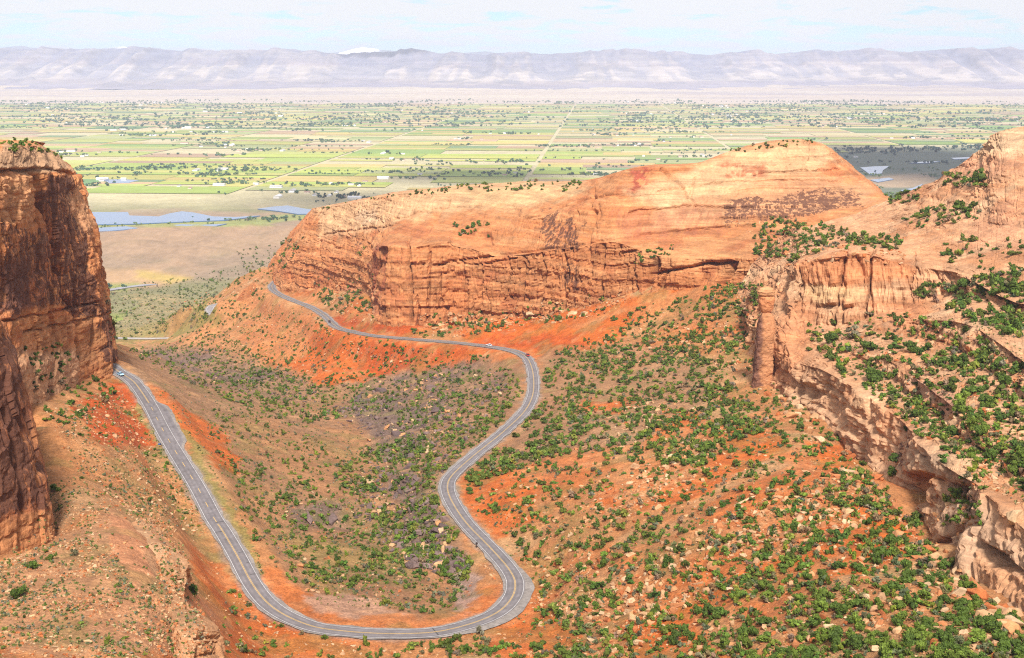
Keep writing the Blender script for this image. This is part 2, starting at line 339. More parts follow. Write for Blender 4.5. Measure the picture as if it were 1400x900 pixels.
def height(x, y):
    out = np.empty(x.shape)
    for a in range(0, len(x), 40000):
        b = slice(a, a + 40000); out[b] = mq(x[b], y[b]) @ WT[:NG] + WT[NG] + WT[NG + 1] * x[b] / 1000 + WT[NG + 2] * y[b] / 1000
    return out
ys = [150.0]
while ys[-1] < 1900: ys.append(ys[-1] + 0.0019 * ys[-1] + 0.55)
ys = np.array(ys); us = np.linspace(-1, 1, 640); NR, NC = len(ys), len(us)
TY = np.repeat(ys[:, None], NC, 1); TX = us[None, :] * (0.47 * TY + 70)
# coarse RBF, then bilinear in grid space
ry = np.linspace(0, NR - 1, NR // 4).astype(int); rx = np.linspace(0, NC - 1, NC // 3).astype(int)
zc = height(TX[np.ix_(ry, rx)].ravel(), TY[np.ix_(ry, rx)].ravel()).reshape(len(ry), len(rx))
z1 = np.stack([np.interp(np.arange(NC), rx, r) for r in zc], 0)
TZ = np.stack([np.interp(np.arange(NR), ry, z1[:, c]) for c in range(NC)], 1)
# gullies, hummocks, stony roughness
fx, fy = TX.ravel(), TY.ravel()
TPX, TPY = proj(np.stack([TX, TY, TZ], -1)); tpx, tpy = TPX.ravel(), TPY.ravel()
rough = 0.5 + 0.5 * fbm(fx / 70, fy / 70, 3.1, 3)
dark_m = np.maximum(region(tpx, tpy, [(500,530),(560,505),(660,500),(690,520),(640,545),(580,600),(570,680),(600,730),(640,770),(610,780),(560,735),(530,660),(505,590),(470,565)], 16), .8 * np.maximum(region(tpx, tpy, [(395,690),(470,690),(480,725),(400,722)], 10), region(tpx, tpy, [(200,480),(310,480),(420,525),(400,545),(260,520)], 14)))
dark_m = np.clip(dark_m * (0.35 + 1.3 * np.clip(fbm(fx / 28, fy / 28, 9.0, 3) + .35, 0, 1)), 0, 1)
ridg = 1 - np.abs(fbm(fx / 38, fy / 38, 1.5, 4))
dz = 2.4 * fbm(fx / 45, fy / 45, 0.3, 4) + 0.8 * fbm(fx / 9, fy / 9, 2.0, 4) + 1.8 * (ridg - .75)
dz += dark_m * (4.2 * np.abs(fbm(fx / 14, fy / 14, 5.0, 4)) - .6)
steps = fbm(fx / 55, fy / 55, 7.7, 3); dz += 0.9 * (np.floor(steps * 6) / 6 - steps) * 2
amp = np.where(fy > 1300, 1.3, 1.0)
TZ = TZ + (dz * amp).reshape(NR, NC)
# cut the roads in
kd = kdtree.KDTree(len(S_MAIN) + len(S_LOOP) + len(S_LOW)); RP = np.vstack([S_MAIN, S_LOOP, S_LOW])
for i, q in enumerate(RP): kd.insert((q[0], q[1], 0), i)
kd.balance()
rdist = np.full(fx.shape, 99.0); rz = TZ.ravel().copy()
cx, cy = np.floor(fx / 10).astype(int), np.floor(fy / 10).astype(int)
near = set()
for q in RP:
    a, b = int(q[0] // 10), int(q[1] // 10)
    for i in range(-3, 4):
        for j in range(-3, 4): near.add((a + i) * 100000 + b + j)
cand = np.nonzero(np.isin(cx * 100000 + cy, np.fromiter(near, int)))[0]
for i in cand:
    co, k, d = kd.find((fx[i], fy[i], 0)); rdist[i] = d; rz[i] = RP[k, 2]
w = 1 - sstep(6.0, 22.0, rdist); flatz = rz - 0.35
TZf = TZ.ravel(); TZf = TZf * (1 - w) + flatz * w; TZf = np.where(rdist < 7.5, flatz, TZf)
TZ = TZf.reshape(NR, NC)
TP = np.stack([TX, TY, TZ], -1)
tpx, tpy = [a.ravel() for a in proj(TP)]
n1 = fbm(fx / 22, fy / 22, 0.9, 5); n2 = fbm(fx / 6, fy / 6, 4.2, 4); n3 = fbm(fx / 60, fy / 60, 6.2, 4)
gx = np.gradient(TZ, axis=1) / np.maximum(np.gradient(TX, axis=1), .1); gy = np.gradient(TZ, axis=0) / np.gradient(TY, axis=0)
slope = np.hypot(gx, gy).ravel()

TAN, ORANGE, RED, PALE, BROWN, GRASS, PURPLE, LIME = [np.array(c) for c in ((.37,.158,.060),(.43,.098,.016),(.34,.062,.012),(.43,.235,.108),(.245,.135,.072),(.175,.16,.045),(.125,.085,.07),(.25,.25,.05))]
def paint(col, mask, c): return col * (1 - mask[:, None]) + c * mask[:, None]
n4 = fbm(fx / 2.6, fy / 2.6, 1.2, 3); n5 = fbm(fx / 3.1, fy / 3.1, 8.2, 3)
wx, wy = tpx + 16 * n1 + 7 * n2 + 6 * n4, tpy + 11 * n3 + 7 * n2 + 4.5 * n5
tc_ = np.repeat(TAN[None], len(fx), 0)
tc_ = paint(tc_, sstep(-.1, .5, n1), PALE * .95)
tc_ = paint(tc_, sstep(.1, .5, n3) * .6, ORANGE)
def zone(pts, soft, c, k=1.0, nm=None):
    global tc_
    m = region(wx, wy, pts, soft * .5) * k
    if nm is not None: m = m * nm
    tc_ = paint(tc_, np.clip(m, 0, 1), c)
mix1 = sstep(-.35, .35, n1)
zone([(150,480),(260,470),(420,520),(520,500),(640,490),(712,500),(720,560),(640,640),(600,690),(660,790),(620,850),(470,850),(400,800),(330,680),(250,570),(190,510)], 14, BROWN, .85)
zone([(350,560),(480,540),(540,620),(560,760),(640,800),(620,840),(430,830),(330,690),(280,590)], 25, TAN * .92, .5, mix1)
zone([(300,560),(420,560),(520,700),(560,800),(440,790),(330,680)], 25, GRASS, .45, sstep(0, .5, n3))
zone([(210,530),(250,555),(310,590),(330,640),(300,640),(260,600),(225,560)], 6, ORANGE, .9)       # bank under the left road
zone([(235,560),(262,590),(300,660),(340,730),(362,800),(345,780),(300,690),(255,610)], 5, GRASS * 1.15, .7)
zone([(330,440),(420,430),(470,455),(560,468),(690,480),(650,492),(560,512),(440,520),(380,500),(340,480)], 7, ORANGE, .95)
zone([(490,470),(640,475),(600,492),(520,512),(490,500)], 5, RED * 1.05, .8)
zone([(300,410),(370,395),(440,440),(420,480),(330,500),(240,470),(290,440)], 12, TAN * 1.08, .7)
zone([(455,440),(560,440),(570,462),(500,458),(470,452)], 4, RED, .95)
zone([(640,470),(620,455),(700,432),(800,412),(900,395),(960,390),(940,420),(850,450),(790,490),(730,490)], 9, ORANGE * 1.02, .95)
zone([(640,470),(690,458),(790,455),(800,470),(740,485)], 5, RED * 1.1, .8)
zone([(780,440),(900,400),(1020,390),(1040,500),(900,480)], 16, TAN * 1.03, .75, mix1)
zone([(740,480),(860,470),(980,500),(960,600),(820,620),(700,640),(640,650),(720,560)], 18, BROWN * 1.08, .75)
for pts in ([(800,545),(870,540),(850,560),(790,558)], [(930,555),(1070,590),(1060,620),(960,600),(860,690),(800,690),(880,620)], [(1000,610),(1075,595),(1070,620),(960,680),(850,705),(880,680)],
            [(1090,760),(1180,705),(1230,720),(1200,740),(1110,765),(1010,800),(920,850),(860,860),(980,800)], [(1180,720),(1240,715),(1270,760),(1200,770),(1120,800),(1130,780)],
            [(840,850),(900,840),(960,860),(1000,900),(860,900)], [(1150,690),(1190,700),(1140,730),(1080,750)], [(640,640),(720,660),(740,710),(680,740),(640,690)], [(1100,600),(1150,600),(1180,660),(1130,650)],
            [(700,860),(760,840),(800,880),(720,900),(660,885)]):
    zone(pts, 9, ORANGE * 1.03, .85)
zone([(740,800),(900,760),(1100,680),(1200,690),(1060,760),(900,840),(780,870)], 22, PALE, .55, mix1)
zone([(820,650),(920,590),(1000,570),(960,640),(860,700)], 14, np.array((.44,.2,.08)), .6)
zone([(405,822),(500,822),(560,850),(500,852),(420,846)], 6, np.array((.36,.2,.13)), .9)            # pale wash inside the bend
zone([(540,735),(600,752),(650,790),(655,835),(625,850),(630,800),(590,770),(530,750)], 6, np.array((.33,.22,.18)), .8)
# left slope and bench
zone([(70,540),(165,515),(215,590),(300,740),(360,830),(340,900),(300,900),(270,800),(220,740),(150,640),(60,600)], 10, TAN, .6)
zone([(105,555),(165,522),(195,570),(215,610),(170,605),(130,600)], 6, RED * 1.12, .95)
zone([(165,515),(180,530),(215,590),(240,640),(222,620),(195,575)], 3.5, GRASS * 1.1, .9)
zone([(262,735),(300,770),(330,810),(360,840),(420,870),(430,900),(300,900),(318,850),(270,800)], 9, ORANGE * .95, .8)
zone([(200,600),(300,735),(360,830),(330,800),(270,735),(215,660)], 7, GRASS, .4, mix1)
zone([(0,760),(140,700),(215,735),(290,850),(300,900),(0,900)], 10, np.array((.365,.19,.098)), .8)
zone([(150,690),(180,705),(215,745),(215,800),(185,808),(160,760),(148,715)], 4, np.array((.45,.195,.095)), .95)
zone([(60,640),(150,640),(180,700),(100,720),(70,740)], 14, BROWN, .4, mix1)
# valley mouth
zone([(140,420),(290,400),(300,440),(240,462),(140,470)], 10, GRASS * 1.1, .75)
zone([(140,425),(230,440),(240,455),(140,462)], 8, LIME, .75, sstep(-.4, .3, n3))
tc_ = paint(tc_, sstep(1500, 1640, fy + 60 * n3), np.array((.23,.19,.095)))
tc_ = paint(tc_, dark_m * .85, PURPLE)
tc_ = paint(tc_, sstep(.9, 1.6, slope) * .25, RED * 1.1)
tc_ = paint(tc_, sstep(.25, .55, n2) * .3, PALE)
tc_ = paint(tc_, (sstep(.2, .45, fbm(fx / 11, fy / 11, 12.2, 4)) * .35), GRASS * .85)
tc_ = paint(tc_, (1 - sstep(3.5, 5.5, rdist + 1.5 * n2)) * .6, np.array((.25,.2,.165)))
tc_ *= (1 + .12 * fbm(fx / 2.2, fy / 2.2, 8.8, 2))[:, None]
link('terrain', mk_mesh('terrain', TP, gridF(NR, NC)[:, ::-1][:, ::-1], tc_, True), M_ground, kind='structure', label='red and tan canyon floor and talus slopes with gullies')
# ------------------------------------------------------------------ rock walls lofted through the nets
def loft(A, res, bury=18.0, back=None, smooth=2):
    S, Lv = A.shape[:2]
    base = A[:, :1].copy(); out = base[:, 0] - A[:, 1]; out[:, 2] = 0
    n = np.linalg.norm(out, axis=1, keepdims=True); out = out / np.maximum(n, 1e-6)
    b0 = A[:, 0] + out * 3; b0[:, 2] -= bury
    last = A[:, -1] + (A[:, -1] - A[:, -2]) * np.array([1.2, 1.2, 0]); last[:, 2] -= (60 if back is None else back)
    A = np.concatenate([b0[:, None], A, last[:, None]], 1); Lv += 2
    Q = np.concatenate([(2 * A[:1] - A[1:2]), A, (2 * A[-1:] - A[-2:-1])], 0); rows = []
    for k in range(S - 1):
        a, b, c, d = Q[k:k + 4]; n = max(3, int(np.median(np.linalg.norm(c - b, axis=1)) / res))
        for t in np.arange(n) / n:
            rows.append(0.5 * (2 * b + (c - a) * t * .8 + (0) + t * t * (2 * (c - b) * 1.5 - 0) * 0) if False else
                        ((2 * t**3 - 3 * t**2 + 1) * b + (t**3 - 2 * t**2 + t) * (c - a) * .42 + (3 * t**2 - 2 * t**3) * c + (t**3 - t**2) * (d - b) * .42))
    rows.append(A[-1]); Rw = np.array(rows)
    cols = []
    for k in range(Lv - 1):
        n = max(3, int(np.percentile(np.linalg.norm(Rw[:, k + 1] - Rw[:, k], axis=1), 70) / res))
        if k == Lv - 2: n = max(4, n // 4)
        for t in np.arange(n) / n: cols.append(Rw[:, k] * (1 - t) + Rw[:, k + 1] * t)
    cols.append(Rw[:, -1]); P = np.stack(cols, 1)
    for _ in range(smooth):
        P[:, 1:-1] = (P[:, :-2] + 2 * P[:, 1:-1] + P[:, 2:]) / 4
    return P
def normals(P):
    du = np.gradient(P, axis=0); dv = np.gradient(P, axis=1); n = np.cross(du, dv)
    n /= np.maximum(np.linalg.norm(n, axis=-1, keepdims=True), 1e-9)
    ref = -P.copy(); ref /= np.linalg.norm(ref, axis=-1, keepdims=True); ref[..., 2] += .3
    if (n * ref).sum(-1).mean() < 0: n = -n
    return n
def rockwall(name, A, res, label, cols, cracks=(), dents=(), stains=(), amp=1.0, seed=0.0, dip=(0, 0), strata=1.0, blk=14.0, bury=18, back=None, joint=1.0, wav=0.0, brk=1.0):
    P = loft(A, res, bury, back); n = normals(P); sh = P.shape[:2]
    x, y, z = [P[..., i].ravel() for i in range(3)]; nz = n[..., 2].ravel()
    hn = n.copy(); hn[..., 2] *= .35
    s = np.concatenate([[0], np.cumsum(np.linalg.norm(np.diff(P[:, P.shape[1] // 3], axis=0)[:, :2], axis=1))])
    s = np.repeat(s[:, None], sh[1], 1).ravel()
    steep = 1 - sstep(.45, .9, np.abs(nz))
    zz = z + 3.0 * fbm(x / 70, y / 70, seed, 3) + dip[0] * x + dip[1] * y + .5 * fbm(x / 9, y / 9, seed + 5, 2)
    def lay(t, sd):
        i = np.floor(t); f = t - i; a = _hash(i, i * 0 + sd, i * 0); b = _hash(i + 1, i * 0 + sd, i * 0); return a + (b - a) * sstep(.82, 1, f)
    var = .6 + .6 * fbm(x / 40, y / 40, z / 25 + seed, 3)
    d = strata * (0.95 * lay(zz / 6.5, seed) + 0.55 * lay(zz / 2.4, seed + 3) * np.clip(var, .2, 1.3)) * (.5 + .5 * steep)
    lyr = np.floor(zz / 42.0)
    sj = s / blk + .55 * _hash(lyr, lyr * 0 + seed, lyr * 0 + 1) + .35 * fbm(s / 40, z / 16, seed + 2, 3)
    d += joint * 1.0 * _hash(np.floor(sj), lyr * 0 + seed, lyr * 0 + 4) * steep
    wu, wv = s + 4 * fbm(s / 30, z / 30, seed, 3), zz + 2.5 * fbm(s / 24, z / 24, seed + 6, 3)
    for bu, bv, am, cr in ((13.0, 11.0, 1.3, 1.5), (5.5, 4.2, .75, .9), (2.4, 1.7, .28, .35)):
        rw = np.floor(wv / bv); uu = wu / bu + .5 * _hash(rw, rw * 0 + seed, rw * 0 + bu); cl = np.floor(uu); vv = wv / bv
        fu = np.minimum(uu - cl, 1 - (uu - cl)) * bu; fv = np.minimum(vv - rw, 1 - (vv - rw)) * bv
        keepc = (_hash(np.round(uu), rw, rw * 0 + 3) > .0); keepr = (_hash(np.floor(uu / 2), np.round(vv), rw * 0 + 5) > .1)
        d += brk * joint * am * _hash(cl, rw, rw * 0 + seed) * (.25 + .75 * steep) * np.clip(var + .2, .3, 1.4)
        d -= brk * joint * cr * (np.exp(-(fu / (.05 * bu + .25)) ** 2) * keepc + .8 * np.exp(-(fv / (.04 * bv + .22)) ** 2) * keepr) * (.3 + .7 * steep)
    f = np.abs(sj - np.round(sj)) * blk
    has = _hash(np.round(sj), lyr, lyr * 0 + seed + 9) > -.1
    d -= joint * 2.8 * np.exp(-(f / .85) ** 2) * steep * has
    d += 1.1 * fbm(x / 26, y / 26, z / 26 + seed, 4) + .5 * fbm(x / 5, y / 5, z / 4 + seed, 4) + .3 * fbm(x / 1.9, y / 1.9, z / 1.5, 2) * steep
    d *= amp
    if wav: d += wav * (fbm(x / 24, y / 24, z / 40 + seed, 4) + .6 * np.round(2.5 * fbm(x / 13, y / 13, z / 30 + seed + 9, 2)) / 2.5) * sstep(0, 8, z * 0 + 8)
    px, py = proj(P); px, py = px.ravel(), py.ravel()
    wob = 2.2 * fbm(x / 9, y / 9, z / 9, 3); wob2 = 2.2 * fbm(x / 9 + 40, y / 9, z / 9, 3)
    crk = np.zeros(len(x))
    for pts, wpx, dep in cracks:
        dd, _ = pdist(px + wob, py + wob2, pts, False); g = np.exp(-(dd / wpx) ** 2); d -= (1.5 if name == 'mesa' else 1.0) * dep * g; crk = np.maximum(crk, g)
    for pts, soft, dep in dents:
        d -= dep * region(px + wob, py + wob2, pts, soft)
    P2 = P + hn * d.reshape(sh)[..., None]
    col = np.repeat(np.array(cols[0])[None], len(x), 0)
    b1 = fbm(x / 60, y / 60, zz / 3.2 + seed, 4); b2 = fbm(x / 18, y / 18, z / 14 + seed, 4); b3 = .5 * fbm(s / .9, s * 0 + seed, z / 60, 3) + .6 * fbm(s / 4.5, s * 0 + seed + 3, z / 18, 3)
    col = paint(col, sstep(-.3, .5, b1), np.array(cols[1])); col = paint(col, sstep(.15, .6, b2) * .75, np.array(cols[2]))
    wx2, wy2 = px + 9 * b2 + 4 * wob, py + 5 * b1 + 3 * wob2 + 4 * b2
    va = np.zeros(len(x))
    for pts, soft, c, k, mode in stains:
        m = region(wx2, wy2, pts, soft) * k
        if mode != 'soft' and max(c) < .26: va = np.maximum(va, m); continue
        if mode == 'streak': m = m * sstep(-.35, .3, b3 + .3 * b2)
        elif mode == 'blotch': m = m * sstep(.0, .15, b2 + .35 * fbm(x / 4, y / 4, z / 6 + 3, 3) + .25 * b3)
        col = paint(col, np.clip(m, 0, 1), np.array(c))
    link(name, mk_mesh(name, P2, gridF(*sh), np.concatenate([col * (1 + .1 * wob / 2.2)[:, None], va[:, None]], 1), False), M_rock, kind='structure', label=label)
    return P2
VARN = (.10, .034, .020); PALEY = (.48, .305, .165); CREAM = (.50, .345, .22)
rockwall('mesa', A_MESA, .9, 'long orange sandstone mesa wall with pale rounded top across the canyon',
  [(.39,.150,.056), (.43,.195,.082), (.34,.115,.045)],
  cracks=[([(558,330),(561,380),(563,440)], 2, 5), ([(600,360),(690,348),(770,336),(850,325),(980,309),(1060,309)], 1.6, 3.2), ([(562,362),(660,360),(705,354)], 1.2, 2.2), ([(805,285),(812,262)], 2.5, 3), ([(800,335),(812,290)], 4, 5),
          ([(585,315),(600,290),(612,276)], 3, 4), ([(436,372),(437,330)], 1.2, 2), ([(493,335),(494,305)], 1.2, 2), ([(885,395),(898,360)], 4, 6), ([(905,398),(912,372)], 2.5, 4), ([(985,390),(1003,360)], 4, 6),
          ([(600,420),(602,375),(620,370)], 1.3, 2.0), ([(638,430),(638,385)], 1.5, 2), ([(850,345),(940,330),(1010,322)], 1.5, 2.5), ([(890,375),(960,362),(1010,354)], 2, 4), ([(1030,238),(1100,232),(1150,232)], 1.5, 2), ([(860,290),(940,281),(1050,284),(1150,280)], 1.6, 2.5), ([(900,262),(990,250),(1090,246),(1160,250)], 1.4, 1.6), ([(985,298),(1080,296),(1180,290)], 1.4, 2.2), ([(720,300),(800,272),(870,262)], 1.4, 1.8), ([(540,300),(600,285),(680,280)], 1.4, 1.8), ([(905,230),(930,250),(945,275)], 1.8, 2), ([(960,300),(945,270),(950,245)], 1.4, 1.5), ([(440,320),(510,312),(580,300)], 1.3, 1.6), ([(690,340),(740,300)], 2, 2.5), ([(655,430),(660,370)], 1.8, 2.5), ([(712,428),(716,360)], 1.8, 2.5), ([(770,424),(772,350)], 1.8, 2.5), ([(820,408),(826,335)], 1.8, 2.5), ([(585,440),(588,345)], 1.8, 2.5)],
  dents=[([(618,325),(640,318),(668,320),(672,334),(640,338),(618,334)], 4, 7), ([(685,292),(700,282),(712,286),(708,296),(690,300)], 4, 5), ([(868,240),(885,232),(895,236),(885,252),(868,258)], 5, 4), ([(955,370),(975,360),(1008,356),(1000,375),(960,385)], 6, 4),
         ([(452,282),(455,300),(450,325),(446,325)], 3, 3), ([(516,340),(528,338),(524,400),(514,432),(510,430)], 4, 5), ([(990,225),(1020,222),(1048,232),(1045,245),(1000,242)], 6, 3), ([(620,375),(636,372),(636,420),(606,425),(604,400)], 4, 3)],
  stains=[([(430,280),(520,266),(620,256),(720,246),(800,248),(790,262),(720,282),(640,285),(560,300),(500,318),(440,330)], 10, PALEY, .75, 'soft'),
          ([(490,292),(520,285),(522,300),(495,310)], 6, CREAM, .6, 'soft'),
          ([(620,260),(760,248),(800,255),(740,280),(660,285)], 9, (.47,.29,.14), .75, 'soft'),
          ([(860,262),(960,228),(1010,203),(1085,188),(1130,200),(1150,225),(1090,238),(1000,262),(900,290)], 10, PALEY, .75, 'soft'),
          ([(900,280),(1000,262),(1100,236),(1190,256),(1200,280),(1100,290),(980,300),(880,315)], 10, (.45,.245,.13), .6, 'soft'),
          ([(740,290),(765,285),(770,340),(740,345)], 6, (.24,.095,.062), .75, 'blotch'), ([(770,298),(790,292),(792,345),(770,345)], 6, (.24,.095,.062), .75, 'blotch'),
          ([(755,355),(790,352),(795,400),(775,402),(758,375)], 6, (.20,.09,.075), .7, 'blotch'), ([(840,290),(980,282),(985,318),(850,330)], 9, (.33,.115,.06), .55, 'streak'),
          ([(985,272),(1080,262),(1180,262),(1175,285),(1080,295),(985,300)], 6, (.15,.08,.048), .8, 'streak'), ([(990,290),(1060,288),(1090,298),(990,310)], 5, (.15,.085,.055), .6, 'streak'),
          ([(868,232),(892,230),(890,250),(868,262)], 4, (.27,.06,.035), .9, 'blotch'), ([(985,228),(1020,222),(1050,232),(1045,246),(995,250)], 6, (.36,.11,.05), .8, 'blotch'),
          ([(440,395),(512,395),(512,440),(470,436)], 7, (.44,.24,.13), .6, 'soft'), ([(512,336),(526,336),(520,405),(508,440)], 3, (.28,.085,.04), .85, 'soft'),
          ([(605,385),(636,380),(636,430),(606,432)], 4, (.46,.165,.06), .7, 'soft'), ([(470,335),(495,332),(495,345),(472,345)], 4, (.24,.11,.07), .5, 'streak')],
  amp=.95, seed=3.0, dip=(-.035, .0), blk=19, strata=1.4, brk=.7, joint=1.35)
rockwall('rock_shelf', A_SHELF, .7, 'stepped sandstone benches and pale slickrock rising on the right of the canyon',
  [(.46,.245,.13), (.42,.195,.092), (.47,.29,.165)],
  cracks=[([(1158,342),(1148,380),(1142,400),(1140,448)], 2.0, 4.5), ([(1197,340),(1190,378),(1184,420),(1183,436)], 1.8, 4.5), ([(1105,418),(1142,420),(1183,424)], 1.6, 3.2), ([(1252,345),(1246,385)], 1.5, 3),
          ([(1080,505),(1090,540),(1100,575)], 2, 3), ([(1152,512),(1150,560)], 1.5, 3), ([(1305,720),(1275,745)], 3, 3)],
  dents=[([(1155,388),(1185,386),(1185,398),(1110,392)], 4, 1.5), ([(1090,525),(1112,528),(1110,545),(1092,540)], 5, 4), ([(1240,648),(1268,650),(1262,690),(1240,680)], 6, 6), ([(1280,660),(1305,660),(1300,690),(1280,685)], 5, 5),
         ([(1310,680),(1335,690),(1345,720),(1325,715)], 5, 5), ([(1340,745),(1365,755),(1385,780),(1350,770)], 6, 5), ([(1372,482),(1388,485),(1395,500),(1378,496)], 4, 4)],
  stains=[([(1040,500),(1110,500),(1180,560),(1260,630),(1340,670),(1400,740),(1400,850),(1300,800),(1200,670),(1100,580)], 10, (.50,.30,.175), .6, 'soft'), ([(1090,360),(1160,345),(1240,355),(1250,380),(1180,385),(1100,392)], 5, (.46,.165,.062), .7, 'soft'), ([(1104,393),(1180,390),(1183,412),(1106,416)], 3, (.50,.31,.155), .8, 'soft'),
          ([(1055,440),(1085,410),(1105,430),(1112,450),(1080,520),(1060,540)], 6, (.42,.17,.075), .6, 'soft'), ([(1190,420),(1260,415),(1300,470),(1250,470)], 8, (.43,.17,.075), .6, 'soft'),
          ([(1250,215),(1400,215),(1400,240),(1290,245)], 8, (.40,.19,.11), .5, 'soft'), ([(1330,300),(1400,270),(1400,340),(1320,345)], 10, (.45,.21,.115), .6, 'soft'),
          ([(1300,225),(1360,178),(1400,170),(1400,210),(1330,215)], 6, (.47,.32,.19), .7, 'soft'), ([(1215,580),(1280,620),(1340,680),(1400,760),(1400,840),(1300,760),(1240,660)], 14, (.39,.25,.16), .7, 'soft'),
          ([(1240,640),(1275,650),(1262,690),(1235,680)], 5, (.47,.2,.085), .8, 'soft'), ([(1340,760),(1400,790),(1400,830),(1340,800)], 8, (.47,.22,.1), .7, 'soft'), ([(1270,415),(1330,440),(1400,500),(1390,520),(1320,465)], 5, (.16,.11,.085), .55, 'streak'),
          ([(1220,575),(1250,600),(1235,660),(1215,620)], 5, (.17,.12,.095), .6, 'streak'), ([(1300,640),(1340,660),(1330,720),(1300,690)], 6, (.19,.135,.11), .5, 'streak'), ([(1260,510),(1320,560),(1300,575),(1240,530)], 8, (.40,.21,.14), .6, 'soft')],
  amp=.85, seed=8.0, dip=(-.03, .03), blk=11, joint=1.15, strata=1.1, wav=3.4)
rockwall('cliff', A_CLIFF, .65, 'dark stained red sandstone cliff with flat top beside the left road',
  [(.40,.150,.055), (.46,.20,.080), (.34,.115,.045)],
  cracks=[([(49,232),(56,265),(66,310),(78,355),(86,400)], 3.6, 12), ([(86,400),(100,420),(108,450),(112,500)], 2.4, 6), ([(0,440),(60,430),(140,412)], 1.4, 2.4), ([(30,455),(100,440),(148,430)], 1.3, 2), ([(0,235),(60,230),(104,238)], 2.2, 3), ([(118,270),(128,340),(140,420)], 1.6, 2.5), ([(95,300),(104,350),(112,400)], 1.5, 2), ([(17,290),(25,320)], 2, 2)],
  dents=[([(95,258),(108,250),(118,300),(110,330),(98,300)], 5, 2.0), ([(0,232),(45,228),(45,238),(0,242)], 3, 1.5)],
  stains=[([(0,198),(80,205),(104,234),(0,236)], 3, (.36,.225,.13), .85, 'soft'), ([(0,240),(48,236),(54,300),(0,310)], 8, (.43,.23,.115), .6, 'soft'), ([(95,255),(112,250),(130,320),(100,320)], 6, (.46,.26,.14), .6, 'soft'),
          ([(52,240),(100,240),(110,300),(142,420),(150,440),(90,430),(66,320)], 8, VARN, .9, 'blotch'), ([(0,300),(66,320),(90,420),(0,430)], 10, VARN, .85, 'blotch'), ([(0,350),(40,350),(60,420),(0,430)], 10, (.14,.05,.032), .85, 'soft'),
          ([(0,236),(100,240),(148,430),(0,440)], 8, VARN, .3, 'streak'), ([(136,440),(154,430),(158,495),(140,495)], 5, VARN, .95, 'streak'), ([(125,300),(142,400),(150,460),(140,450)], 5, VARN, .8, 'blotch'),
          ([(30,450),(130,420),(140,495),(40,500)], 8, (.40,.185,.08), .7, 'soft'), ([(20,480),(112,480),(110,525),(40,560)], 7, (.46,.26,.145), .75, 'soft')],
  amp=.9, seed=15.0, blk=16, back=120, strata=.5, brk=.5, joint=1.3)
rockwall('cliff', A_FRONT, .6, 'near dark varnished cliff wall cut by the left edge with orange foot',
  [(.27,.095,.04), (.33,.13,.055), (.22,.075,.034)],
  cracks=[([(10,560),(25,640),(40,700)], 2.5, 3), ([(0,450),(18,520),(40,600)], 2, 2.5), ([(52,600),(64,700)], 2, 2)],
  stains=[([(-60,400),(20,470),(60,640),(68,690),(30,700),(-60,720)], 8, (.07,.03,.024), .93, 'streak'), ([(-60,400),(20,470),(58,640),(66,680),(0,700),(-60,700)], 12, (.085,.038,.03), .7, 'streak'), ([(-60,735),(30,705),(75,690),(80,745),(0,790),(-60,800)], 8, (.42,.175,.07), .9, 'soft'), ([(45,570),(62,640),(70,690),(60,690),(48,620)], 3, (.40,.17,.07), .6, 'streak')],
  amp=.7, seed=22.0, blk=10, back=60, strata=.5, brk=.5)
rockwall('rock_ledge', A_LIP, .4, 'broken tan sandstone lip of the bench above the left road',
  [(.44,.22,.105), (.47,.27,.145), (.40,.175,.08)],
  cracks=[([(257,850),(275,880),(285,905)], 2.0, 2.5), ([(228,760),(240,790)], 2, 1.5)], dents=[([(258,800),(275,800),(275,830),(258,832)], 5, 3)],
  amp=.55, seed=31.0, blk=7, bury=14, back=10, joint=1.2)
from mathutils.geometry import tessellate_polygon
# ------------------------------------------------------------------ road surfaces
M_asph = attr_mat('asphalt', [((.35, .35, .35), 6, .82, 1.18), ((.05, .05, .05), 3, .9, 1.1)], .1, 3, .85)
M_white = flat('white_paint', (.52, .51, .50), .6, 0, .35, .8)
M_yellow = flat('yellow_paint', (.50, .32, .10), .6, 0, .18, .8)
M_gravel = attr_mat('shoulder_gravel', [((1, 1, 1), 6, .75, 1.25), ((.15, .15, .15), 4, .8, 1.2)], .3, 3)
def frame2(S):
    t = np.gradient(S, axis=0); t[:, 2] = 0; t /= np.linalg.norm(t, axis=1, keepdims=True)
    return np.stack([t[:, 1], -t[:, 0], t[:, 0] * 0], 1)        # to the right of travel
N_MAIN = frame2(S_MAIN)
def ribbon(S, Nn, lo, hi, up, nc=2, edge=0.0, seed=0):
    k = len(S); lo = np.broadcast_to(lo, (k,)); hi = np.broadcast_to(hi, (k,)); i = np.arange(k)
    j = edge * fbm(i / 4.0 + seed, i * 0, seed, 3) if edge else 0; j2 = edge * fbm(i / 4.0 + seed + 50, i * 0, seed, 3) if edge else 0
    lo = lo + j; hi = hi + j2; P = []
    for c in np.linspace(0, 1, nc):
        q = S + Nn * (lo * (1 - c) + hi * c)[:, None]; q = q.copy(); q[:, 2] += up; P.append(q)
    return np.stack(P, 1)
def band(name, S, Nn, lo, hi, up, mat, col=None, nc=2, edge=0.0, seed=0, label=None):
    P = ribbon(S, Nn, lo, hi, up, nc, edge, seed)
    c = None if col is None else np.repeat(np.array(col)[None], P.shape[0] * nc, 0) * (1 + .06 * RS.randn(P.shape[0] * nc)[:, None])
    if c is not None and nc > 4:      # worn wheel tracks are paler, the middle of each lane darker with oil
        tt = np.tile(np.linspace(-1, 1, nc), P.shape[0]); c *= (1 + .10 * np.cos(tt * 4 * math.pi))[:, None]
    return link(name, mk_mesh(name, P, gridF(P.shape[0], nc), c, True), mat, kind='structure', label=label)
smain_px, smain_py = proj(S_MAIN)
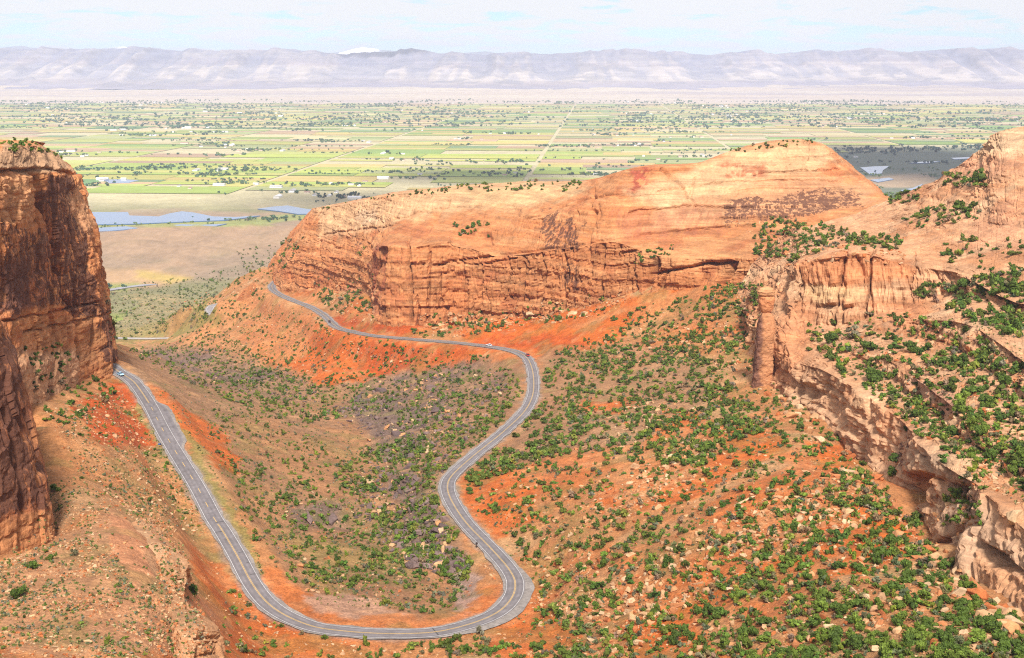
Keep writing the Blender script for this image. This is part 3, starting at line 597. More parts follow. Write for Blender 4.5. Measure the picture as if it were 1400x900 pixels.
def bump1(lo, hi, soft):           # 0..1 along the main road between two arclength fractions
    i = np.arange(len(S_MAIN)); return sstep(lo - soft, lo, i) * (1 - sstep(hi, hi + soft, i))
def near_i(px, py): return int(np.argmin((smain_px - px) ** 2 + (smain_py - py) ** 2))
wid_r = 3.4 + 0 * smain_px; wid_l = -4.0 + 0 * smain_px
# travelling from the left cliff to the bend, the right-hand side of travel faces the slope, the left side faces the gully
i0, i1 = near_i(222, 587), near_i(240, 618)
pull = bump1(near_i(209, 560), near_i(228, 600), 9)               # pull-out on the gully side
widb = bump1(near_i(653, 850), near_i(703, 800), 14)             # wide gravel apron outside the last bend
widc = bump1(near_i(650, 725), near_i(640, 712), 6)
gl = -3.5 - 3.2 * pull; 
band('gravel_shoulder', S_MAIN, N_MAIN, gl - .5, wid_r + .35 + 2.3 * widb, -.02, M_gravel, (.21, .185, .17), 6, .6, 3, 'pale gravel shoulder along both sides of the road')
band('road', S_MAIN, N_MAIN, np.minimum(-3.15, gl + .7), 3.15 + 0 * gl, .05, M_asph, (.155, .14, .145), 9, .06, 8, 'grey two-lane asphalt road winding round the canyon')
for nm, S_, wd, c_, lb in (('road', S_LOOP, 3.9, (.20, .185, .185), 'short grey bend of the road seen beyond the ridge'), ('road', S_LOW, 3.8, (.33, .30, .28), 'pale straight piece of road at the canyon mouth'), ('road', S_HIGH, 7.0, (.23, .225, .24), 'distant highway crossing the plain beyond the canyon')):
    band('gravel_shoulder', S_, frame2(S_), -wd - 1.5, wd + 1.5, .02 if S_ is not S_HIGH else .4, M_gravel, (.26, .22, .19), 2, .4, 5)
    band(nm, S_, frame2(S_), -wd, wd, .10 if S_ is not S_HIGH else .6, M_asph, c_, 5, .05, 6, lb)
    if S_ is S_LOOP:
        for a in (-1, 1): band('road_marking', S_, frame2(S_), a * 3.2 - .14, a * 3.2 + .14, .16, M_white)
for a in (-2.78, 2.78): band('road_marking', S_MAIN, N_MAIN, a - .065, a + .065, .075, M_white, label='white edge line of the road')
iA = near_i(205, 553); iB = near_i(298, 716)
for seg in ((0, iA), (iB, len(S_MAIN))):
    for a in (-.16, .16): band('road_marking', S_MAIN[seg[0]:seg[1]], N_MAIN[seg[0]:seg[1]], a - .075, a + .075, .078, M_yellow, label='yellow centre line of the road')
k = iA + 3
while k < iB:
    band('road_marking', S_MAIN[k:k + 4], N_MAIN[k:k + 4], -.11, .11, .078, M_yellow, label='yellow dash of the centre line'); k += 9
# tar patches across the lanes
M_tar = flat('tar_seal', (.05, .048, .05), .7, 0, .2, 2)
for (px, py, lo, hi) in ((306, 728, -.6, 2.6), (300, 716, -2.8, .4), (322, 758, -2.6, -.9), (600, 864.5, -2.6, 2.4), (340, 790, -2.7, -1.0), (330, 775, -2.5, -1.6)):
    k = near_i(px, py); S2 = spline(S_MAIN[k - 1:k + 1], .2)[:3]; band('tar_patch', S2, frame2(S2), lo, hi, .066, M_tar)

# ------------------------------------------------------------------ the valley: plain, fields, water
def vz(y): return -350.0 + 140.0 * np.clip((y - 12000.0) / 4200.0, 0, 1.4) ** 1.3
HUMPS = [((260, 345), 330, 260, 24), ((330, 330), 260, 200, 18), ((200, 335), 250, 160, 14), ((400, 315), 300, 240, 26), ((290, 322), 200, 120, 14), ((160, 360), 200, 200, 8)]
def hump(x, y):
    h = 0
    for (px, py), rx, ryy, a in HUMPS:
        q = PZ(px, py, -345); h = h + a * np.exp(-((x - q[0]) / rx) ** 2 - ((y - q[1]) / ryy) ** 2)
    return h
vy = [1300.0]
while vy[-1] < 19000: vy.append(vy[-1] * 1.0062 + 1.5)
vy = np.array(vy); vu = np.linspace(-1, 1, 420); VY = np.repeat(vy[:, None], 420, 1); VX = vu[None] * (VY * .56 + 500)
x, y = VX.ravel(), VY.ravel(); flat_m = 1 - sstep(2750, 2900, y)
r_ = (1 - np.abs(fbm(x / 130, y / 130, 2, 4)))
hh = .5 * hump(x, y) * (.55 + .6 * r_ + .25 * fbm(x / 60, y / 60, 1, 3)) * (1 - sstep(2520, 2720, y))
z = vz(y) + hh - 1.0 + .8 * fbm(x / 90, y / 90, 3, 3) * flat_m + 9 * sstep(12500, 15000, y) * fbm(x / 420, y / 420, 5, 4)
z += 0 * z
P = np.stack([x, y, z], 1); px, py = proj(P); n1 = fbm(x / 160, y / 160, 1, 4); n2 = fbm(x / 45, y / 45, 2, 4); n3 = fbm(x / 900, y / 300, 4, 4)
c = np.repeat(np.array((.235, .17, .115))[None], len(x), 0)
c = paint(c, sstep(0, .5, n1) * .6, np.array((.30, .20, .125))); c = paint(c, sstep(.1, .5, n2) * .4, np.array((.17, .145, .085)))
c = paint(c, sstep(6, 20, hh) * .45, np.array((.34, .215, .13)))  # hump tops painted warmer, the light on them put into the colour
wx, wy = px + 8 * n2, py + 4 * n1
def vzone(pts, soft, col, k, nm=1):
    global c
    c = paint(c, np.clip(region(wx, wy, pts, soft) * k * nm, 0, 1), np.array(col))
vzone([(130,400),(250,385),(400,375),(420,400),(300,470),(130,470)], 6, (.17,.165,.075), .8)
vzone([(130,412),(300,400),(300,440),(130,440)], 6, (.19,.22,.06), .5, sstep(-.2, .4, n2))
vzone([(130,425),(260,430),(230,470),(130,470)], 6, (.22,.26,.05), .7, sstep(-.4, .2, n2))
vzone([(140,372),(200,370),(260,378),(230,390),(140,398)], 4, (.38,.24,.13), .8); vzone([(180,372),(260,380),(230,388),(185,382)], 3, (.36,.27,.07), .7); vzone([(140,390),(190,388),(170,397),(140,397)], 3, (.20,.25,.06), .8)
vzone([(120,303),(300,301),(430,292),(430,300),(300,312),(120,312)], 2, (.24,.27,.08), .8)
vzone([(120,262),(430,258),(430,290),(120,296)], 5, (.16,.165,.07), .85); vzone([(165,287),(240,285),(350,292),(340,298),(200,300),(165,296)], 2, (.26,.185,.125), .8)
vzone([(330,280),(440,274),(440,284),(350,287)], 2, (.33,.25,.17), .6)
farm = sstep(2950, 3400, y) * (1 - sstep(11300, 12300, y + 500 * n3)); c = paint(c, farm, np.array((.42,.37,.22)))
c = paint(c, sstep(11300, 12300, y + 500 * n3), np.array((.41,.335,.275)))
c = paint(c, sstep(11800, 13000, y) * sstep(-.1, .5, fbm(x / 2200, y / 350, 8, 5)) * .6, np.array((.27,.23,.25)))
c = paint(c, sstep(11800, 13000, y) * sstep(.1, .5, fbm(x / 1500, y / 200, 18, 5)) * .6, np.array((.47,.41,.32)))
vzone([(1120,205),(1400,200),(1400,275),(1150,275)], 6, (.095,.12,.085), .95); vzone([(1180,242),(1270,238),(1300,252),(1200,256)], 3, (.36,.24,.15), .7)  # dark green ground, with the cloud shadow also put into its colour
link('valley_floor', mk_mesh('valley_floor', P, gridF(len(vy), 420), c, True), M_far, kind='structure', label='flat valley floor with brown hills and pale desert beyond')
# fields: strips and lots on one survey grid
FIELD_C = [(.25,.34,.06),(.36,.39,.09),(.19,.31,.06),(.09,.22,.07),(.45,.42,.10),(.50,.38,.12),(.46,.31,.16),(.42,.27,.17),(.28,.33,.12),(.52,.44,.22),(.15,.25,.10),(.36,.39,.16)]
FW = np.array([4,4,4,3,4,5,5,5,3,5,3,4], float); FW /= FW.sum()
V, F, CC = [], [], []
frs = np.random.RandomState(4); rot = R(-4); cr, sr = math.cos(rot), math.sin(rot)
def lot(x0, y0, x1, y1, depth=0):
    w_, h_ = x1 - x0, y1 - y0
    if depth < 8 and (w_ > 480 or h_ > 230 or (depth < 7 and frs.rand() < .5 and w_ > 180 and h_ > 110)):
        if w_ > h_ * 2.4: m = x0 + w_ * frs.uniform(.35, .65); lot(x0, y0, m, y1, depth + 1); lot(m, y0, x1, y1, depth + 1)
        else: m = y0 + h_ * frs.uniform(.35, .65); lot(x0, y0, x1, m, depth + 1); lot(x0, m, x1, y1, depth + 1)
        return
    if frs.rand() < .2: return
    g = 1.2; cx_, cy_ = (x0 + x1) / 2, (y0 + y1) / 2
    X = cx_ * cr - cy_ * sr; Y = cx_ * sr + cy_ * cr
    if Y < 3560 or abs(X) > .56 * Y + 300: return
    ppx, ppy = proj(np.array([[X, Y, -350.]]))
    if Y < 5700 and ppx[0] > 1110: return
    q = FIELD_C[frs.choice(len(FIELD_C), p=FW)]; q = (np.array(q) * .85 + np.array((.40,.36,.23)) * .15) * frs.uniform(.72, .98)
    if Y < 5200 and X < 300: q = q * .35 + np.array((.34,.40,.07)) * .65 if frs.rand() < .6 else q
    i = len(V)
    for a, b in ((x0 + g, y0 + g), (x1 - g, y0 + g), (x1 - g, y1 - g), (x0 + g, y1 - g)):
        X, Y = a * cr - b * sr, a * sr + b * cr; V.append((X, Y, -350 + .55)); CC.append(q)
    F.append((i, i + 1, i + 2, i + 3))
for gx_ in np.arange(-8230, 8800, 800):
    for gy_ in np.arange(3200, 12000, 800): lot(gx_ + 8, gy_ + 8, gx_ + 792, gy_ + 792)
link('field', mk_mesh('field', np.array(V), np.array(F), np.array(CC)), M_field, kind='structure', label='patchwork of green and yellow farm fields')
# ponds and river reaches
M_water = flat('water', (.10, .17, .30), .08); M_water.node_tree.nodes['Principled BSDF'].inputs['IOR'].default_value = 1.33
PONDS = [[(122,290),(174.7,290),(177,294.7),(217,296),(233,291.5),(249,289),(265,290.7),(292,296),(321,296.8),(356,294.7),(340,297),(308,301),(260,302.7),(180,306),(122,307)],
 [(352,285.5),(372,282.7),(393,281),(414.7,285),(440,288),(440,292.5),(406.7,292.5),(380,288.5)], [(122,312),(172,309.5),(190,312),(153,315.5),(122,316.5)], [(220,309),(249,306.7),(274,307.5),(310,305.8),(295,309),(249,312),(228,312)],
 [(1176,229),(1196,227.5),(1216,227),(1207,233),(1206,237),(1190,239),(1182,233)], [(1243,223),(1262,221),(1285,220.5),(1270,223)], [(1232,260),(1248,257),(1262,251),(1250,263),(1236,266)], [(1300,216),(1340,214),(1342,216),(1305,218)],
 [(140,246),(165,245),(190,246.5),(176,250),(150,250.5)], [(1190,246),(1215,243),(1222,245),(1200,249)]]
for i, pts in enumerate(PONDS):
    V = np.array([PZ(a, b, -348.6) for a, b in pts]); V = np.vstack([V + [0, 0, .0], V + [0, 0, -2.0]]); n = len(pts)
    me = bpy.data.meshes.new('water'); me.from_pydata(V.tolist(), [], [tuple(t) for t in tessellate_polygon([[Vector((q[0], q[1], 0)) for q in V[:n]]])] + [(k, k + n, (k + 1) % n + n, (k + 1) % n) for k in range(n)])
    me.update(); link('water', me, M_water, kind='structure', label='blue pond on the valley floor' if i < 4 or i == 8 else 'bright reach of the river in the valley')

# ------------------------------------------------------------------ far hills
SKY = [(-200,67),(0,67),(40,65),(80,69),(120,67),(180,66),(210,68),(270,68),(300,72),(400,68),(440,72),(480,73),(520,73),(555,66),(600,73),(700,72),(780,73),(850,67),(900,70),(950,74),(1000,73),(1045,68),(1070,74),(1135,66),(1160,72),(1210,68),(1240,74),(1300,66),(1360,68),(1400,71),(1600,69)]
hx = np.linspace(-10500, 10500, 900); hy = np.concatenate([np.linspace(14800, 19200, 190), np.linspace(19300, 21000, 8)])
HX, HY = np.meshgrid(hx, hy); x, y = HX.ravel(), HY.ravel()
pxx = 700 + FPX * x / 18000.0 / CP
top = np.interp(pxx, [a for a, b in SKY], [PD(700, b, 18200)[2] for a, b in SKY])
top = top + 16 * fbm(x / 420, x * 0, 5, 4); sp = 1 - np.abs(fbm(x / 2300, x * 0 + 3.3, 0, 2)) ; sp2 = 1 - np.abs(fbm(x / 430, y / 4200, 1.7, 3)); sp3 = 1 - np.abs(fbm(x / 170, y / 900, 4.1, 3))
t = (y - 15700 + 950 * (sp - .5) * 1.6 + 500 * (sp2 - .5)) / 2500
base = vz(y) - 6
prof = np.interp(t, [-.2, 0, .25, .5, .62, .78, .9, 1.05, 1.4, 2], [0, .02, .16, .42, .52, .80, .86, 1.0, .97, .7])
hz = base + (top - base) * prof + (150 * (sp2 - .72) + 60 * (sp3 - .7)) * np.clip(prof, 0, 1) * (1 - sstep(.95, 1.1, t) * .75) * sstep(.02, .2, prof)
P = np.stack([x, y, hz], 1)
rel = (hz - base) / (top - base + 1)
lay = fbm(x / 4000, y / 4000, hz / 26, 4)
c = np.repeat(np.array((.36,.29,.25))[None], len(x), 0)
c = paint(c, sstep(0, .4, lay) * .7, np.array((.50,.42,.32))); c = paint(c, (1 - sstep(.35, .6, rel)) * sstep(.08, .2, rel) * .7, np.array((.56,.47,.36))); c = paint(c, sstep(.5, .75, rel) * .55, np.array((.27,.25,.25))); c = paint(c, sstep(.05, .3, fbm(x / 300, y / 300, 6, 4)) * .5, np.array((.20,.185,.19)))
c = paint(c, (1 - sstep(.02, .12, rel)) * .8, np.array((.30,.26,.27))); gul = sstep(.02, .3, .80 - sp2) + .7 * sstep(0, .25, .74 - sp3); c = paint(c, np.clip(gul, 0, 1) * .6 * sstep(.05, .2, rel), np.array((.20,.20,.235))); c = c * np.array((.80, .84, .99))  # gullies darker and bluer, relief shading carried by the colour
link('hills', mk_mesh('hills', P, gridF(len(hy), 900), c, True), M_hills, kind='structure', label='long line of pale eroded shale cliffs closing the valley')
# higher mountains behind with late snow
hx = np.linspace(-12500, 12500, 500); hy = np.linspace(21200, 26000, 40); HX, HY = np.meshgrid(hx, hy); x, y = HX.ravel(), HY.ravel()
pxx = 700 + FPX * x / 22500.0 / CP
SK2 = [(-300,70),(0,66),(30,63),(55,66),(90,66),(130,68),(180,66),(210,67),(250,72),(320,69),(400,72),(440,74),(470,70),(495,64.5),(520,70),(560,75),(640,74),(665,71),(690,75),(900,77),(1250,74),(1330,70),(1400,69.5),(1700,70)]
top = np.interp(pxx, [a for a, b in SK2], [PD(700, b, 22500)[2] for a, b in SK2]); t = (y - 21200) / 1300
hz = -250 + (top + 250) * np.interp(t, [0, 1, 2], [0, 1, .6]) + 60 * fbm(x / 700, y / 700, 2, 4) * np.clip(t, 0, 1)
c = np.repeat(np.array((.20,.21,.24))[None], len(x), 0); sn = sstep(-.05, .2, fbm(x / 900, y / 900, 1, 4) + (hz - 300) / 200)
c = paint(c, sn * region(pxx, y * 0, [(-300,-1),(240,-1),(240,1),(-300,1)], .5) + sn * region(pxx, y * 0, [(465,-1),(530,-1),(530,1),(465,1)], .5) + sn * region(pxx, y * 0, [(650,-1),(685,-1),(685,1),(650,1)], .5), np.array((.85,.86,.9)))
link('mountains', mk_mesh('mountains', np.stack([x, y, hz], 1), gridF(40, 500), c, True), M_hills, kind='structure', label='far snow-streaked mountains behind the shale cliffs')
# ------------------------------------------------------------------ plants and loose rock: where they stand
bpy.context.view_layer.update()
DG = bpy.context.evaluated_depsgraph_get()
def cast(px, py):
    d = Vector(ray(px, py)).normalized(); ok, loc, n, fi, ob, _ = C.ray_cast(DG, (0, 0, 0), d, distance=60000)
    return (loc, n, ob.name.split('.')[0]) if ok else None
BAD = ('road', 'gravel_shoulder', 'road_marking', 'tar_patch', 'water', 'field', 'hills', 'mountains')
srs = np.random.RandomState(21)
def inpoly(x, y, pts):
    c = False; n = len(pts)
    for i in range(n):
        (x1, y1), (x2, y2) = pts[i], pts[(i + 1) % n]
        if (y1 > y) != (y2 > y) and x < (x2 - x1) * (y - y1) / (y2 - y1) + x1: c = not c
    return c
SLAB = [(152,694),(180,708),(213,745),(213,798),(187,804),(162,760),(150,715)]
def scatter(pts, n, clump=0.0, cs=14.0, seed=0, maxslope=.45, only=None):
    xs = [p[0] for p in pts]; ys_ = [p[1] for p in pts]; out = []; tries = 0
    while len(out) < n and tries < 12:
        tries += 1; got = []
        for _ in range(int((n - len(out)) * 1.6) + 8):
            px, py = srs.uniform(min(xs), max(xs)), srs.uniform(min(ys_), max(ys_))
            if not inpoly(px, py, pts) or (130 < px < 220 and inpoly(px, py, SLAB) and srs.rand() < .93): continue
            h = cast(px, py)
            if h is None or h[2] in BAD or abs(h[1].z) < maxslope: continue
            got.append((px, py, h[0], h[1]))
        if clump and got:
            v = fbm(np.array([q[2].x for q in got]) / cs, np.array([q[2].y for q in got]) / cs, seed, 3); th = srs.uniform(-.5, clump, len(got)); got = [q for q, a_, b_ in zip(got, v, th) if a_ >= b_]
        out += got
    return out[:n]
# region polygon, count, (r lo, r hi), clump, colour weights (dark, mid, grey, lime)
REG = [
 ([(640,690),(720,640),(780,500),(830,470),(1000,440),(1050,520),(1110,590),(1190,650),(1270,770),(1400,860),(1480,950),(720,940),(735,810),(700,740)], 3000, (.8,2.1), .0, (5,4,3,.8)),
 ([(735,500),(800,480),(960,490),(1060,580),(960,640),(760,620),(690,650),(640,680),(640,650),(700,600),(750,540)], 1400, (1.0,2.5), .1, (5,5,2,.3)),
 ([(760,485),(860,425),(1000,385),(1045,390),(1040,500),(900,500)], 850, (.9,2.3), .15, (6,3,1,0)),
 ([(170,480),(300,455),(440,530),(560,520),(700,500),(715,540),(650,620),(600,690),(560,640),(540,560),(420,580),(300,545)], 2100, (.7,2.1), .0, (5,5,2,.5)),
 ([(500,610),(590,600),(600,690),(650,780),(620,800),(560,760),(500,700),(440,640)], 800, (.8,2.1), .1, (3,5,2,.8)),
 ([(270,560),(400,560),(520,690),(590,760),(600,800),(450,800),(380,780),(330,700)], 950, (.5,1.7), .25, (4,4,3,.8)),
 ([(400,700),(640,770),(650,830),(560,845),(430,815),(390,790)], 280, (.7,1.7), .3, (4,4,3,.6)),
 ([(210,470),(300,430),(420,430),(560,475),(680,490),(600,520),(400,535),(300,520)], 800, (.8,2.0), .15, (6,3,2,.2)),
 ([(430,380),(515,378),(512,436),(460,430),(425,405)], 116, (1.2,2.8), .2, (7,2,1,0)),
 ([(560,432),(700,425),(830,400),(830,430),(760,440),(620,462),(560,462)], 170, (1.0,2.6), .3, (6,3,1,0)),
 ([(0,780),(90,660),(230,690),(270,800),(280,900),(0,900)], 186, (.25,.75), .4, (2,4,4,1.5)),
 ([(75,560),(170,540),(215,600),(290,720),(215,720),(100,640)], 186, (.4,1.3), .4, (3,4,3,.6)),
 ([(30,470),(110,470),(160,540),(130,560),(60,590)], 85, (.9,2.0), .2, (8,2,0,0)),
 ([(300,810),(350,810),(420,860),(430,900),(310,900)], 62, (.6,1.6), .3, (4,4,4,.5)),
 ([(430,868),(700,868),(720,900),(430,900)], 93, (.8,1.9), .3, (5,4,2,.3)),
 ([(1090,450),(1180,430),(1260,430),(1400,500),(1560,560),(1560,760),(1330,640),(1230,570),(1130,500)], 950, (1.0,2.6), .0, (7,4,1,.3)),
 ([(1190,500),(1280,560),(1330,640),(1290,640),(1210,560),(1150,500)], 108, (.8,1.9), .2, (6,4,1,.3)),
 ([(1240,400),(1330,380),(1400,370),(1400,470),(1330,440)], 200, (1.4,3.0), .1, (8,4,1,.3)),
 ([(1300,560),(1400,560),(1400,690),(1340,650)], 77, (.5,1.5), .2, (4,5,2,1)),
 ([(1280,640),(1345,660),(1340,720),(1270,730)], 62, (.8,1.7), .1, (5,5,1,1)),
 ([(1030,310),(1060,295),(1240,330),(1230,345),(1140,340),(1080,360),(1030,350)], 263, (1.3,2.8), .0, (9,3,0,0)),
 ([(1230,300),(1270,285),(1340,280),(1340,300),(1260,315)], 54, (1.4,2.8), .0, (9,3,0,0)),
 ([(1280,240),(1350,235),(1350,256),(1290,258)], 40, (1.4,2.8), .0, (9,3,0,0)),
 ([(1210,265),(1260,255),(1255,278),(1215,280)], 27, (1.6,2.8), .0, (9,3,0,0)),
 ([(1280,330),(1400,320),(1550,330),(1550,430),(1290,385)], 100, (1.0,2.4), .0, (9,3,0,0)),
 ([(140,395),(300,370),(400,345),(430,320),(380,370),(300,400),(290,440),(150,470)], 511, (1.2,3.2), .3, (3,5,3,1)),
 ([(320,345),(420,320),(390,370),(340,368)], 93, (1.6,3.4), .2, (8,2,1,0)),
 ([(240,400),(370,372),(380,400),(330,440),(280,415),(230,440)], 108, (1.0,2.2), .3, (6,3,1,0)),
 ([(600,250),(800,238),(800,262),(620,262)], 71, (1.4,2.8), .1, (9,2,1,0)),
 ([(430,280),(620,255),(620,264),(520,272),(440,288)], 40, (1.1,2.2), .1, (9,2,1,0)),
 ([(985,200),(1090,184),(1115,196),(1000,210)], 34, (1.0,2.0), .0, (9,2,1,0)),
 ([(618,308),(672,305),(672,325),(618,322)], 18, (1.6,2.8), .0, (9,2,0,0)),
 ([(860,350),(920,335),(930,345),(870,362)], 18, (1.4,2.4), .0, (9,2,0,0)),
 ([(490,340),(506,338),(506,350),(488,352)], 7, (1.4,2.2), .0, (9,2,0,0)),
 ([(1045,515),(1120,572),(1200,650),(1270,745),(1330,800),(1400,850),(1400,875),(1300,825),(1230,750),(1150,650),(1035,540)], 170, (.8,2.1), .0, (6,4,1,.3)),
 ([(1150,640),(1250,700),(1290,770),(1240,790),(1120,700)], 90, (.8,2.0), .0, (6,4,1,.3)),
 ([(0,190),(75,196),(104,228),(60,214),(0,206)], 34, (1.0,1.9), .0, (9,4,0,0)),
]
PLANTS = []
for ri, (pts, n, (r0, r1), cl, wts) in enumerate(REG):
    wts = np.array(wts, float); wts /= wts.sum()
    for px, py, l, nn in scatter(pts, n, cl, 11 if r1 > 1 else 6, ri * 3.1, .42):
        r = r0 + (r1 - r0) * srs.rand() ** 1.9
        k = srs.choice(4, p=wts)
        if k == 2: r *= .75
        if k == 3: r *= .65
        PLANTS.append((px, py, l, r, k))
for px, py, r, k in [(42,778,1.6,0),(72,766,1.1,0),(102,760,1.15,1),(25,818,1.75,0),(74,672,1.7,0),(266,815,2.0,0),(188,706,.8,0),(193,683,.6,0),(112,655,.7,0),(180,803,.6,1),(110,855,.65,1),(40,870,.55,3),(148,880,.7,3),(348,738,1.9,0),(394,758,1.5,0),(437,866,1.9,0),(368,838,1.1,2),(405,690,1.5,0),(655,757,1.6,3),
                    (1135,470,2.6,0),(1157,480,2.4,1),(1168,460,2.4,0),(1190,478,2.6,0),(1220,465,1.8,0),(1245,480,2.8,0),(1250,455,2.4,1),(1222,440,1.7,0),(1260,440,2.0,1),(1320,455,2.1,0),(1296,445,1.5,1),(1195,520,2.6,0),(1190,500,2.2,0),(1290,500,2.2,0),(1318,500,2.2,0),(1330,540,2.5,0),(1345,555,2.4,0),(1315,565,2.2,1),(1370,530,2.3,0),(1385,550,2.2,1),(1345,495,2.2,0),(1362,505,2.3,0),
                    (1296,348,2.4,0),(1312,350,1.9,1),(1386,350,2.4,0),(1310,400,2.4,0),(1320,392,2.6,0),(1300,400,2.0,1),(1340,400,2.0,0),(1310,285,2.6,0),(1322,290,2.4,0),(1340,247,2.8,0),(1330,250,2.4,0),(1318,252,2.2,1),(1240,265,2.6,0),(1228,270,2.2,0),(1105,480,1.6,0),(1205,770,2.3,0),(1213,745,2.0,0),(1175,780,1.7,0),(1360,625,1.7,0),(1355,610,1.6,1),(1335,635,1.4,1),(1330,645,1.2,1),
                    (1172,830,1.6,0),(1200,830,1.5,1),(1275,800,1.9,0),(1285,795,1.6,0),(950,840,1.8,0),(1340,860,1.8,0),(1110,800,1.6,0),(1085,730,1.9,0),(1140,690,1.7,0),(1225,630,1.9,0),(1218,650,2.0,0),(925,880,2.2,0),(935,868,2.0,0),(1030,870,1.7,0)]:
    h = cast(px, py)
    if h: PLANTS.append((px, py, h[0], r * (1.4 if px > 1100 and py < 660 else 1.15), k))
# keep stems out of the carriageway
def off_road(l, r): return kd.find((l.x, l.y, 0))[2] > 4.6 + r * .7
PLANTS = [p for p in PLANTS if off_road(p[2], p[3])]

LEAF_C = [(.070,.112,.016), (.118,.168,.022), (.12,.13,.058), (.18,.19,.03)]
def ico(sub=1):
    import bmesh
    bm = bmesh.new(); bmesh.ops.create_icosphere(bm, subdivisions=sub, radius=1); V = np.array([v.co[:] for v in bm.verts]); F = np.array([[v.index for v in f.verts] for f in bm.faces]); bm.free(); return V, F
def crown_arrays(rs, nl, leaf, lumps, tall=1.0, core=True):
    """many small leaf faces on a set of lumps round short limbs; unit radius, base at 0"""
    cs = []
    for k in range(lumps):
        a = rs.uniform(0, 6.283); rr = rs.uniform(.05, .72); cs.append((math.cos(a) * rr, math.sin(a) * rr, rs.uniform(.3, 1.2) * tall * (1.15 - .55 * rr), rs.uniform(.2, .46)))
    V, F, sh = [], [], []
    w = np.array([c[3] ** 2 for c in cs]); w /= w.sum()
    for i in range(nl):
        c = cs[rs.choice(lumps, p=w)]; d = rs.randn(3); d /= np.linalg.norm(d); rad = c[3] * (rs.uniform(.7, 1.08) if rs.rand() < .85 else rs.uniform(1.05, 1.4))
        p = np.array(c[:3]) + d * rad * np.array((1, 1, .85))
        if p[2] < .06: p[2] = .06 + rs.rand() * .1
        nrm = d + rs.randn(3) * .55; nrm /= np.linalg.norm(nrm); u = np.cross(nrm, rs.randn(3)); u /= np.linalg.norm(u); v = np.cross(nrm, u); s = leaf * rs.uniform(.6, 1.4)
        i0 = len(V); V += [p - u * s, p + v * s * .8, p + u * s * 1.1, p - v * s * .7]; F.append((i0, i0 + 1, i0 + 2, i0 + 3)); sh += [rs.uniform(.72, 1.3)] * 4
    if core:
        IV, IF = ico(1)
        for c in cs:
            i0 = len(V); q = IV * c[3] * .78 * (1 + .25 * rs.rand(len(IV), 1)) + np.array(c[:3]); q[:, 2] = np.maximum(q[:, 2], .03); V += list(q); F += [(a + i0, b + i0, d + i0, d + i0) for a, b, d in IF]; sh += [.75] * len(q)  # cores coloured darker, the crown's inner shade put into the colour
    return np.array(V), F, np.array(sh)
def tri_quads(F): return [f if f[2] != f[3] else f[:3] for f in F]
def pymesh(name, V, F, col, smooth=False):
    me = bpy.data.meshes.new(name); me.from_pydata(np.asarray(V).tolist(), [], F); me.update()
    at = me.color_attributes.new('Col', 'FLOAT_COLOR', 'POINT'); c = np.ones((len(V), 4), np.float32); c[:, :3] = col; at.data.foreach_set('color', c.ravel())
    return me
prs = np.random.RandomState(77)
def tube(path, rad, k=6):
    V, F = [], []
    for j, (p, r) in enumerate(zip(path, rad)):
        for q in range(k): a = q / k * 6.283; V.append((p[0] + math.cos(a) * r, p[1] + math.sin(a) * r, p[2]))
        if j:
            for q in range(k): F.append(((j - 1) * k + q, (j - 1) * k + (q + 1) % k, j * k + (q + 1) % k, j * k + q))
    F.append(tuple(range((len(path) - 1) * k, len(path) * k))); return V, F
def trunk_mesh(name, rs, n=4):
    V, F = [], []
    for k in range(n):
        a = rs.uniform(0, 6.28); t = rs.uniform(.2, .5) if k else 0; h = rs.uniform(.7, 1.0)
        v, f = tube([(0, 0, -.3), (math.cos(a) * t * .3, math.sin(a) * t * .3, h * .35), (math.cos(a) * t, math.sin(a) * t, h)], [.11, .075, .025]); o = len(V); V += v; F += [tuple(i + o for i in q) for q in f]
    me = bpy.data.meshes.new(name); me.from_pydata(V, [], F); me.update(); return me
TRUNK = trunk_mesh('trunk', prs); CROWNS = {}
for k in range(4):
    for v in range(4):
        V, F, sh = crown_arrays(prs, 640 if k != 3 else 420, .095 if k != 2 else .08, prs.randint(7, 13), 1.0 if k < 2 else .75)
        CROWNS[k, v] = pymesh('crown', V, tri_quads(F), np.array(LEAF_C[k])[None] * sh[:, None] * prs.uniform(.88, 1.12))

LANDM = [('the balanced rock pillar', 1043, 445), ("the block with two dark joints", 1150, 395), ('the red car', 718, 489), ("the white car", 667, 473), ("the dark car", 455, 440), ('the blue car under the cliff', 169, 515), ('the blue barrel by the road', 218, 608),
         ('the dark road sign', 652, 748), ("the apron of the lowest bend", 715, 820), ("the lowest stretch of road", 560, 868), ("the straight under the cliff", 285, 700), ('the dark gully rocks', 560, 600), ('the upper hairpin of the road', 730, 530), ('the S-curve of the road', 612, 670),
         ("the big lone boulder", 868, 641), ('the long leaning slab', 1018, 686), ('the flat pale boulder', 999, 806), ("the huge cream boulder", 1386, 705), ("the undercut shelf hollow", 1270, 665), ("the long slab ledge", 1260, 530), ('the curved upper ledge', 1360, 465),
         ('the broken lip of the bench', 280, 860), ('the pink slickrock slab', 190, 760), ('the near varnished wall', 50, 700), ("the stained cliff's flat top", 50, 198), ("the stained cliff's blocky tier", 80, 510), ('the red overhang by the road', 155, 535), ('the alcove in the mesa wall', 645, 322), ('the mesa buttress', 535, 390),
         ('the pale dome top', 1080, 190), ("the black-streaked dome band", 1080, 275), ("the slickrock saddle", 1230, 270), ('the skyline caprock', 1370, 180), ('the slickrock slope', 1330, 310), ("the red cut bank", 760, 455), ('the orange bank below the road', 560, 485),
         ("the bare red talus strip", 1020, 620), ("the orange wash under the shelf", 1200, 745), ("the rounded shelf-foot knob", 1310, 790), ('the grassy canyon mouth', 200, 440), ('the tan ridge spur', 310, 400), ('the pale wash inside the bend', 470, 832), ('the crest of the mesa', 690, 250)]
